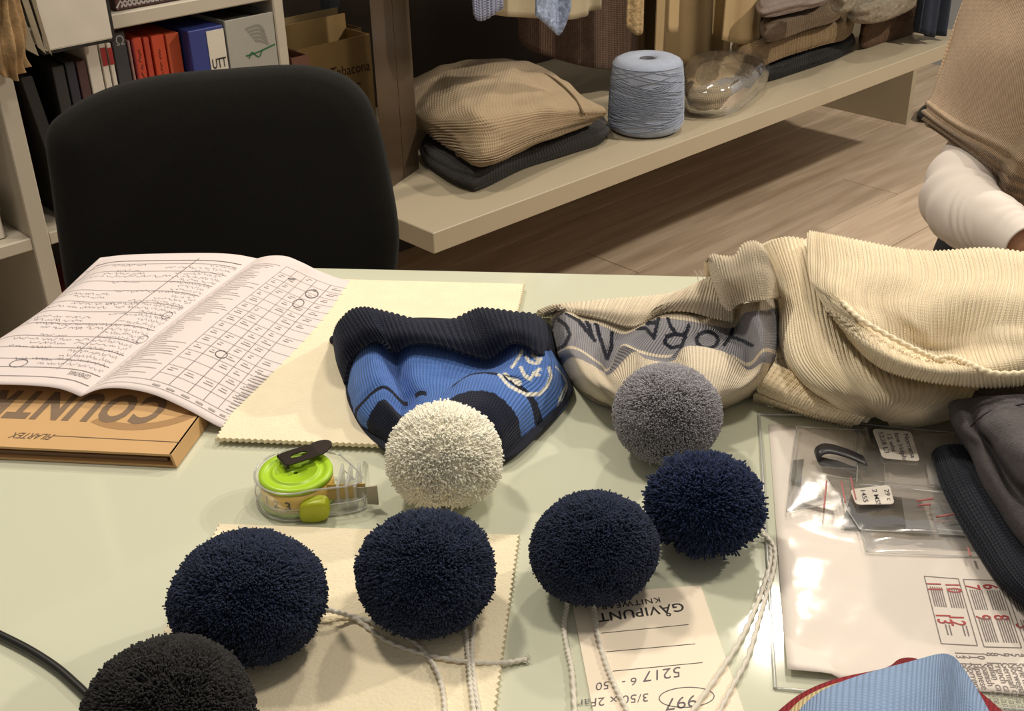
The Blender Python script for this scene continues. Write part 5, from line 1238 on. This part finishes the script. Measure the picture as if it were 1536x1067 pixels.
def card(label, cs, h, lines, ax_, ay_, size, parent=None):
    t = thing('label_card', label, 'card', tuple(T(*cs[0], h)), 'small handwritten label cards')
    c = np.array([T(x, y, h) for x, y in cs]); m_ = c.mean(0)
    pts = []
    for i in range(4):                                        # rounded corners
        a, b, d = c[i - 1], c[i], c[(i + 1) % 4]; pts += [b + (a - b) / np.linalg.norm(a - b) * .003, b + ((a - b) / np.linalg.norm(a - b) + (d - b) / np.linalg.norm(d - b)) * .0009, b + (d - b) / np.linalg.norm(d - b) * .003]
    prism('card', pts, (0, 0, 1), .0004, M_card2, t)
    pr = Print(lambda x, y: T(x, y, h + .0007))
    for s, x, y in lines: pr.text(s, x, y, size, ax_, ay_, bold=.004)
    pr.build('writing', M_pen, t)
    return t
zbag('small zip bag with a looped dark strap at the top left', [(1195, 640), (1330, 648), (1325, 740), (1180, 768)], .0055, None)
zbag('small zip bag with a dark trim under the lower label card', [(1240, 715), (1450, 735), (1490, 805), (1290, 795)], .0065, None)
zbag('small zip bag stacked highest, touching the cream crown', [(1290, 636), (1440, 650), (1445, 742), (1285, 726)], .0085, None)
zbag('small zip bag with red closure peeking out at the right', [(1290, 785), (1470, 800), (1500, 838), (1300, 828)], .0042, None)
t = thing('strap_loop', 'dark grey rubber strap folded into a loop in a zip bag', 'strap', tuple(T(1260, 690, .006)))
st = [T(1290, 712, .006), T(1262, 700, .006), T(1240, 695, .006), T(1226, 688, .008), T(1228, 678, .013), T(1242, 673, .015), T(1270, 680, .013), T(1298, 692, .010)]
C = spline(st, 60); wv = T(1262, 676, .01) - T(1268, 690, .01); V_ = np.stack([C - wv * .5, C + wv * .5], 1).reshape(-1, 3); o = add('band', np_mesh('band', V_, [quads(60, 2)]), M_dark, t); md = o.modifiers.new('thickness', 'SOLIDIFY'); md.thickness = .0012; md.offset = 0
for lb, cs, h, m_ in (('dark grey trim piece left of the strap loop', [(1188, 692), (1206, 690), (1202, 726), (1184, 722)], .004, M_dark), ('dark trim under the lower label card', [(1278, 738), (1352, 748), (1358, 796), (1262, 790)], .0048, M_dark),
                      ('dark grey trim behind the upper label card', [(1290, 648), (1312, 644), (1336, 690), (1300, 712)], .0062, M_dark), ('light grey trim right of the lower card', [(1352, 748), (1382, 752), (1398, 800), (1360, 798)], .0052, M_grey2),
                      ('pale grey trim strip at the bag end', [(1392, 756), (1430, 762), (1446, 804), (1408, 802)], .0046, mat('trim_pale', rgb(196, 194, 192), .6)), ('pale trim under the navy brim', [(1382, 652), (1412, 656), (1414, 730), (1394, 728)], .0050, mat('trim_pale2', rgb(214, 210, 204), .6))):
    o = quadflat('fabric_trim', cs, h, .0008, m_, None); tag(o, lb, 'trim', 'trim samples in the zip bags', 'thing')
card('white label card with handwriting topmost in the bag', [(1308, 644), (1366, 648), (1380, 693), (1324, 688)], .0132, [('Norrøna', 1355, 651, ), ('line Hdplu', 1341, 650), ('12 wht', 1329, 650), ('5228 L3', 1317, 648)], (.33, 1), (1, -.15), 10)
card('white label card half under a zip bag in the middle', [(1275, 735), (1334, 728), (1342, 757), (1284, 758)], .0122, [('29 c', 1326, 734), ('2 MSS', 1308, 734), ('1455', 1290, 734)], (.3, 1), (1, -.1), 10)
card('white label card at the left of the zip bags', [(1204, 699), (1222, 697), (1256, 768), (1200, 754)], .0050, [('10', 1224, 742)], (.3, 1), (1, -.1), 9)
for k, (a, b) in enumerate((((1240, 722), (1236, 762)), ((1262, 722), (1268, 754)), ((1276, 716), (1284, 750)))):
    tube('zip_strip', [T(*a, .0125), T((a[0] + b[0]) / 2, (a[1] + b[1]) / 2, .0125), T(*b, .0125)], .0006, M_redz, bpy.data.objects['zip_bag'], n=8, k=6)
for a, b in (((1375, 752), (1400, 748)), ((1378, 758), (1396, 757)), ((1404, 776), (1440, 770)), ((1452, 822), (1456, 834)), ((1468, 822), (1472, 836))):
    tube('zip_strip', [T(*a, .0115), T((a[0] + b[0]) / 2, (a[1] + b[1]) / 2, .0115), T(*b, .0115)], .0007, M_redz, bpy.data.objects['zip_bag.003'], n=8, k=6)

# ================================================================== light blue knit with red edge (near right)
M_lb = mat('knit_light_blue', rgb(140, 164, 200), .92, spec=.12, rib=(.0026, .0022, .0007, .15), noise=.05, nscale=90, sheen=.1)
M_redk = mat('knit_red', rgb(150, 34, 44), .92, rib=(.0026, .003, .0009)); M_crk = mat('knit_cream_edge', rgb(226, 206, 156), .92, rib=(.003, .003, .001))
sc_ = thing('striped_scarf', 'light blue knit with cream and red edges at the near right corner', 'scarf', tuple(T(1340, 1040, .004)))
E0 = [(1150, 1080), (1200, 1042), (1250, 1021), (1325, 1004), (1350, 992), (1372, 990), (1392, 1000), (1440, 1020), (1475, 1046), (1520, 1085)]
def layer(name, top, h, m, dx, label, rib_n=0):
    r = [[(x, y + 3, h - .004) for x, y in top], [(x, y, h) for x, y in top], [(x + dx * .3, y + 25, h + .004) for x, y in top], [(x + dx * .7, y + 90, h + .004) for x, y in top], [(x + dx, y + 200, h + .003) for x, y in top]]
    return patch(name, r, 60, 220, m, sc_, thick=.003, label=label, disp=lambda u, v, a, b: fbm(u, v * 1.4, 71) * .0016)
layer('red_layer', E0, .009, M_redk, -10, 'red knit edge')
layer('cream_layer', [(1168, 1082), (1205, 1048), (1250, 1028), (1320, 1011), (1370, 1000), (1410, 1000), (1445, 1025), (1470, 1060), (1490, 1090)], .0135, M_crk, -10, 'cream knit edge')
E2 = [(1186, 1090), (1202, 1062), (1236, 1036), (1300, 1011), (1365, 996), (1406, 984), (1424, 984), (1436, 994), (1456, 1024), (1496, 1092)]
layer('blue_layer', E2, .018, M_lb, -6, 'light blue knit top layer')

# ================================================================== white tag
tg = thing('hang_tag', 'white knitwear tag card with printed lines and handwriting', 'tag', tuple(T(960, 980, 0)))
to = T(1051, 879, .0006); tx = T(856, 893, .0006) - to; Wt = np.linalg.norm(tx); tx /= Wt; ty = T(1125, 1067, .0006) - to; ty -= tx * (ty @ tx); ty /= np.linalg.norm(ty)
TGP = lambda a, b, h=.0006: to + tx * a + ty * b + np.array([0, 0, h - .0006])
hexa('card', [TGP(0, 0, .0002), TGP(Wt, 0, .0002), TGP(Wt, .13, .0002), TGP(0, .13, .0002), TGP(0, 0, .0008), TGP(Wt, 0, .0008), TGP(Wt, .13, .0008), TGP(0, .13, .0008)], mat('tag_card', rgb(242, 228, 206), .6), tg, 0)
def inT(x, y):
    v = T(x, y, .001) - to; return np.array([v @ tx, v @ ty])
tmap = lambda a, b: TGP(a, b, .0010)
pr = Print(tmap); p0_, p1_ = inT(1025, 905), inT(896, 922); wv_ = np.linalg.norm(p1_ - p0_); v, f = text_geo('GAVIPUNT', .0, 1.05); k = wv_ / (v[:, 0].max())
dv = (p1_ - p0_) / wv_; pr.text('GAVIPUNT', p0_[0], p0_[1] - .0005, k, ax=dv, ay=(-dv[1] * 0, 1.0), bold=.008, spacing=1.05)
pa = inT(1003, 922); pr.stroke([(pa[0] + .0012 * math.cos(a), pa[1] + .0012 * math.sin(a)) for a in np.linspace(0, 6.3, 12)], .0008)
p0_ = inT(990, 896); pr.text('KNITWEAR', p0_[0], p0_[1], .0068, ax=dv, ay=(0, 1), bold=.004, spacing=1.15)
for a, b in (((1033, 937), (902, 950)), ((1043, 966), (909, 978)), ((1054, 994), (919, 1007))): pr.line(inT(*a), inT(*b), .0004, 4)
pr.build('print', mat('tag_ink', rgb(52, 48, 50), .6), tg)
pr = Print(tmap)
def handw(s, x, y, size, ax_=None):
    p_ = inT(x, y); pr.text(s, p_[0], p_[1], size, ax=dv if ax_ is None else ax_, ay=(.05, 1), bold=-.006, shear=.15)
handw('5217', 1022, 1000, .0115); handw('6 - 150', 956, 1016, .0085); handw('3/50 x 2Far', 974, 1040, .0088, (1, .02)); handw('997', 1046, 1042, .0125)
c_ = inT(1030, 1046); pr.stroke([(c_[0] + .0155 * math.cos(a), c_[1] + .0075 * math.sin(a)) for a in np.linspace(0, 6.4, 40)], .0005)
pr.build('handwriting', M_pen, tg)

# ================================================================== tape measure
tm = thing('tape_measure', 'clear tape measure with lime green disc and black belt clip', 'tape measure', tuple(T(446, 735, 0)))
M_clear = film('tape_case_clear', tint=(.98, .98, .97, 1), refl=.16, base=.015, rough=.06, haze=.03)
M_lime = mat('tape_lime', rgb(166, 206, 40), .35, spec=.5); M_lime2 = mat('tape_button', rgb(176, 186, 32), .4); M_tape = mat('tape_yellow', rgb(226, 190, 92), .5); M_clip = mat('tape_clip', rgb(62, 54, 50), .32, metal=.7); M_hook = mat('tape_hook', rgb(164, 156, 140), .4, metal=.25)
cc = T(446, 726, .012); cc[2] = TZ; rc = .0295; hcs = .024
dirN = T(548, 738, .0) - T(446, 740, .0); dirN[2] = 0; dirN /= np.linalg.norm(dirN); sN = np.array([-dirN[1], dirN[0], 0])
def LP(a, b, h): return cc + dirN * a + sN * b + np.array([0, 0, h])
outl = [(rc * math.cos(t), rc * math.sin(t)) for t in np.linspace(math.radians(62), math.radians(298), 40)] + [(.030, -.0225), (.046, -.0165), (.050, -.015), (.050, .010), (.046, .012), (.030, .0195)]
prof = [(1.0 - .05, .0006), (1.0, .003), (1.0, hcs - .004), (.97, hcs - .001), (.93, hcs)]
PV = np.array([[LP(a * f_, b * f_, h) for a, b in outl] for f_, h in prof]); n_ = len(outl)
add('case', np_mesh('case', PV.reshape(-1, 3), [quads(len(prof), n_, cv=True)]), M_clear, tm, label='clear plastic case')
tube('case_rim', [LP(a * .965, b * .965, hcs - .0006) for a, b in outl[::3]] + [LP(outl[-1][0] * .965, outl[-1][1] * .965, hcs - .0006), LP(outl[0][0] * .965, outl[0][1] * .965, hcs - .0006)], .0007, M_crease, tm, n=90, k=6)
tube('case_rim', [LP(a * .99, b * .99, .0016) for a, b in outl[::3]] + [LP(outl[-1][0] * .99, outl[-1][1] * .99, .0016), LP(outl[0][0] * .99, outl[0][1] * .99, .0016)], .0008, M_crease, tm, n=90, k=6)
tube('case_rim', [LP(a * 1.0, b * 1.0, .0105) for a, b in outl[::3]], .0005, M_crease, tm, n=90, k=6)
lathe('disc', [(.002, hcs - .0022), (.008, hcs - .0022), (.0085, hcs - .0012), (.0145, hcs - .0012), (.015, hcs - .0002), (.0165, hcs - .0002), (.017, hcs - .0014), (.0205, hcs - .0014), (.021, hcs - .0004), (.0255, hcs - .0004), (.026, hcs - .002), (.026, hcs - .0045), (.002, hcs - .0045)], cc, M_lime, tm, k=72, closed=True, label='lime green disc')
lathe('lower_disc', [(.002, .0015), (.0265, .0015), (.0265, .004), (.002, .004)], cc, M_lime, tm, k=60, closed=True)
lathe('tape_coil', [(.010, .0045), (.0258, .0045), (.0258, hcs - .005), (.010, hcs - .005)], cc, M_tape, tm, k=60, closed=True, label='yellow measuring tape coil')
def coil_map(a, h):
    th = math.atan2(-sN[1], -sN[0]) + a / .0261; return cc + np.array([.0261 * math.cos(th), .0261 * math.sin(th), h])
pr = Print(coil_map); pr.text('1', -.0225, .0085, .0085, bold=.02); pr.text('2', -.0145, .0075, .0100, bold=.02, ay=(.1, 1)); pr.text('3', -.0050, .0075, .0100, bold=.02)
for k in range(20): pr.line((-.02 + k * .0016, .0048), (-.02 + k * .0016, .0062 + (.001 if k % 5 == 0 else 0)), .0003, 2)
pr.build('tape_numbers', mat('tape_ink', rgb(44, 38, 30), .6), tm)
# button on the near side
bq = lambda a, b, h: LP(a, b, h)
bt = spline([(.0065, .002), (.0055, .007), (.007, .014), (.012, .0165), (.019, .0175), (.0245, .0165), (.0262, .010), (.025, .004), (.018, .0010), (.011, .0008)], 40, closed=True)
Pb = np.array([[LP(.0158 + (x - .0158) * f_, -.0285 + .0002 - d, .009 + (h - .009) * f_) for x, h in bt] for f_, d in ((1.0, -.006), (1.0, .0015), (.93, .0030), (.7, .0036), (.02, .0038))])
add('button', np_mesh('button', Pb.reshape(-1, 3), [quads(5, 40, cv=True)]), M_lime2, tm, label='lime green lock button')
hexa('blade', [LP(.020, -.012, .006), LP(.0495, -.010, .006), LP(.0495, -.0095, .006), LP(.020, -.0115, .006), LP(.020, -.012, .019), LP(.0495, -.010, .018), LP(.0495, -.0095, .018), LP(.020, -.0115, .019)], M_tape, tm, 0, label='end of the tape')
for a in (.030, .036, .042): hexa('case_rib', [LP(a, -.017, .002), LP(a + .002, -.017, .002), LP(a + .002, .013, .002), LP(a, .013, .002), LP(a, -.017, .020), LP(a + .002, -.017, .020), LP(a + .002, .013, .020), LP(a, .013, .020)], M_crease, tm, .0003)
hook = hexa('hook', [LP(.0506, -.0150, .004), LP(.0585, -.0150, .003), LP(.0585, -.0138, .003), LP(.0506, -.0138, .004), LP(.0506, -.0150, .0185), LP(.0585, -.0150, .0195), LP(.0585, -.0138, .0195), LP(.0506, -.0138, .0185)], M_hook, tm, .0004, label='metal end hook')
hexa('hook_plate', [LP(.0440, -.0125, .0075), LP(.0505, -.0125, .0075), LP(.0505, -.0118, .0075), LP(.0440, -.0118, .0075), LP(.0440, -.0125, .0165), LP(.0505, -.0125, .0165), LP(.0505, -.0118, .0165), LP(.0440, -.0118, .0165)], M_hook, tm, .0002)
# belt clip with slot
ca = T(492, 670, hcs) - T(424, 692, hcs); ca[2] = 0; ca /= np.linalg.norm(ca); cs_ = np.array([-ca[1], ca[0], 0])
co = T(424, 694, hcs + .002)
def CLP(a, b, h): return co + ca * a + cs_ * b + np.array([0, 0, h])
L1 = .0375; hw = .0088
bm = bmesh.new()
def ring_faces(outer, inner):
    k = len(outer)
    for i in range(k): bm.faces.new((outer[i], outer[(i + 1) % k], inner[(i + 1) % k], inner[i]))
k = 32; ang = [2 * math.pi * i / k for i in range(k)]
def sup(t, a, b, c, e): return c + a * math.copysign(abs(math.cos(t)) ** e, math.cos(t)), b * math.copysign(abs(math.sin(t)) ** e, math.sin(t))
outer = [bm.verts.new(CLP(*sup(t, .0125, hw, .0125, .25), .0018)) for t in ang]; inner = [bm.verts.new(CLP(*sup(t, .0062, .0028, .0125, .8), .0018)) for t in ang]; ring_faces(outer, inner)
tipv = [bm.verts.new(CLP(.025, -hw, .0018)), bm.verts.new(CLP(.025, hw, .0018))]
arc = [bm.verts.new(CLP(.025 + .0125 * math.sin(t) , -hw * math.cos(t), .0018 + .0022 * math.sin(t))) for t in np.linspace(0, math.pi, 14)][1:-1]
bm.faces.new([tipv[0]] + arc + [tipv[1]])
clip = bm_obj('belt_clip', bm, M_clip, tm, label='black metal belt clip with a slot'); md = clip.modifiers.new('thickness', 'SOLIDIFY'); md.thickness = .0009; md.offset = 0
tube('clip_hinge', [CLP(.0006, -hw, .0004), CLP(.0006, 0, .0004), CLP(.0006, hw, .0004)], .0017, M_clip, tm, n=6, k=12)

# ================================================================== cable
cb_ = tube('power_cable', [T(-120, 905, .0032), T(-50, 930, .0032), T(0, 953, .0032), (T(45, 976, .0032)), T(85, 1002, .0032), T(115, 1028, .0032), T(140, 1052, .0032), T(200, 1110, .0032), T(240, 1180, .0032)], .0026, mat('cable_black', rgb(18, 18, 18), .4), None, n=100, k=12)
tag(cb_, 'black power cable crossing the near left corner of the table', 'cable')
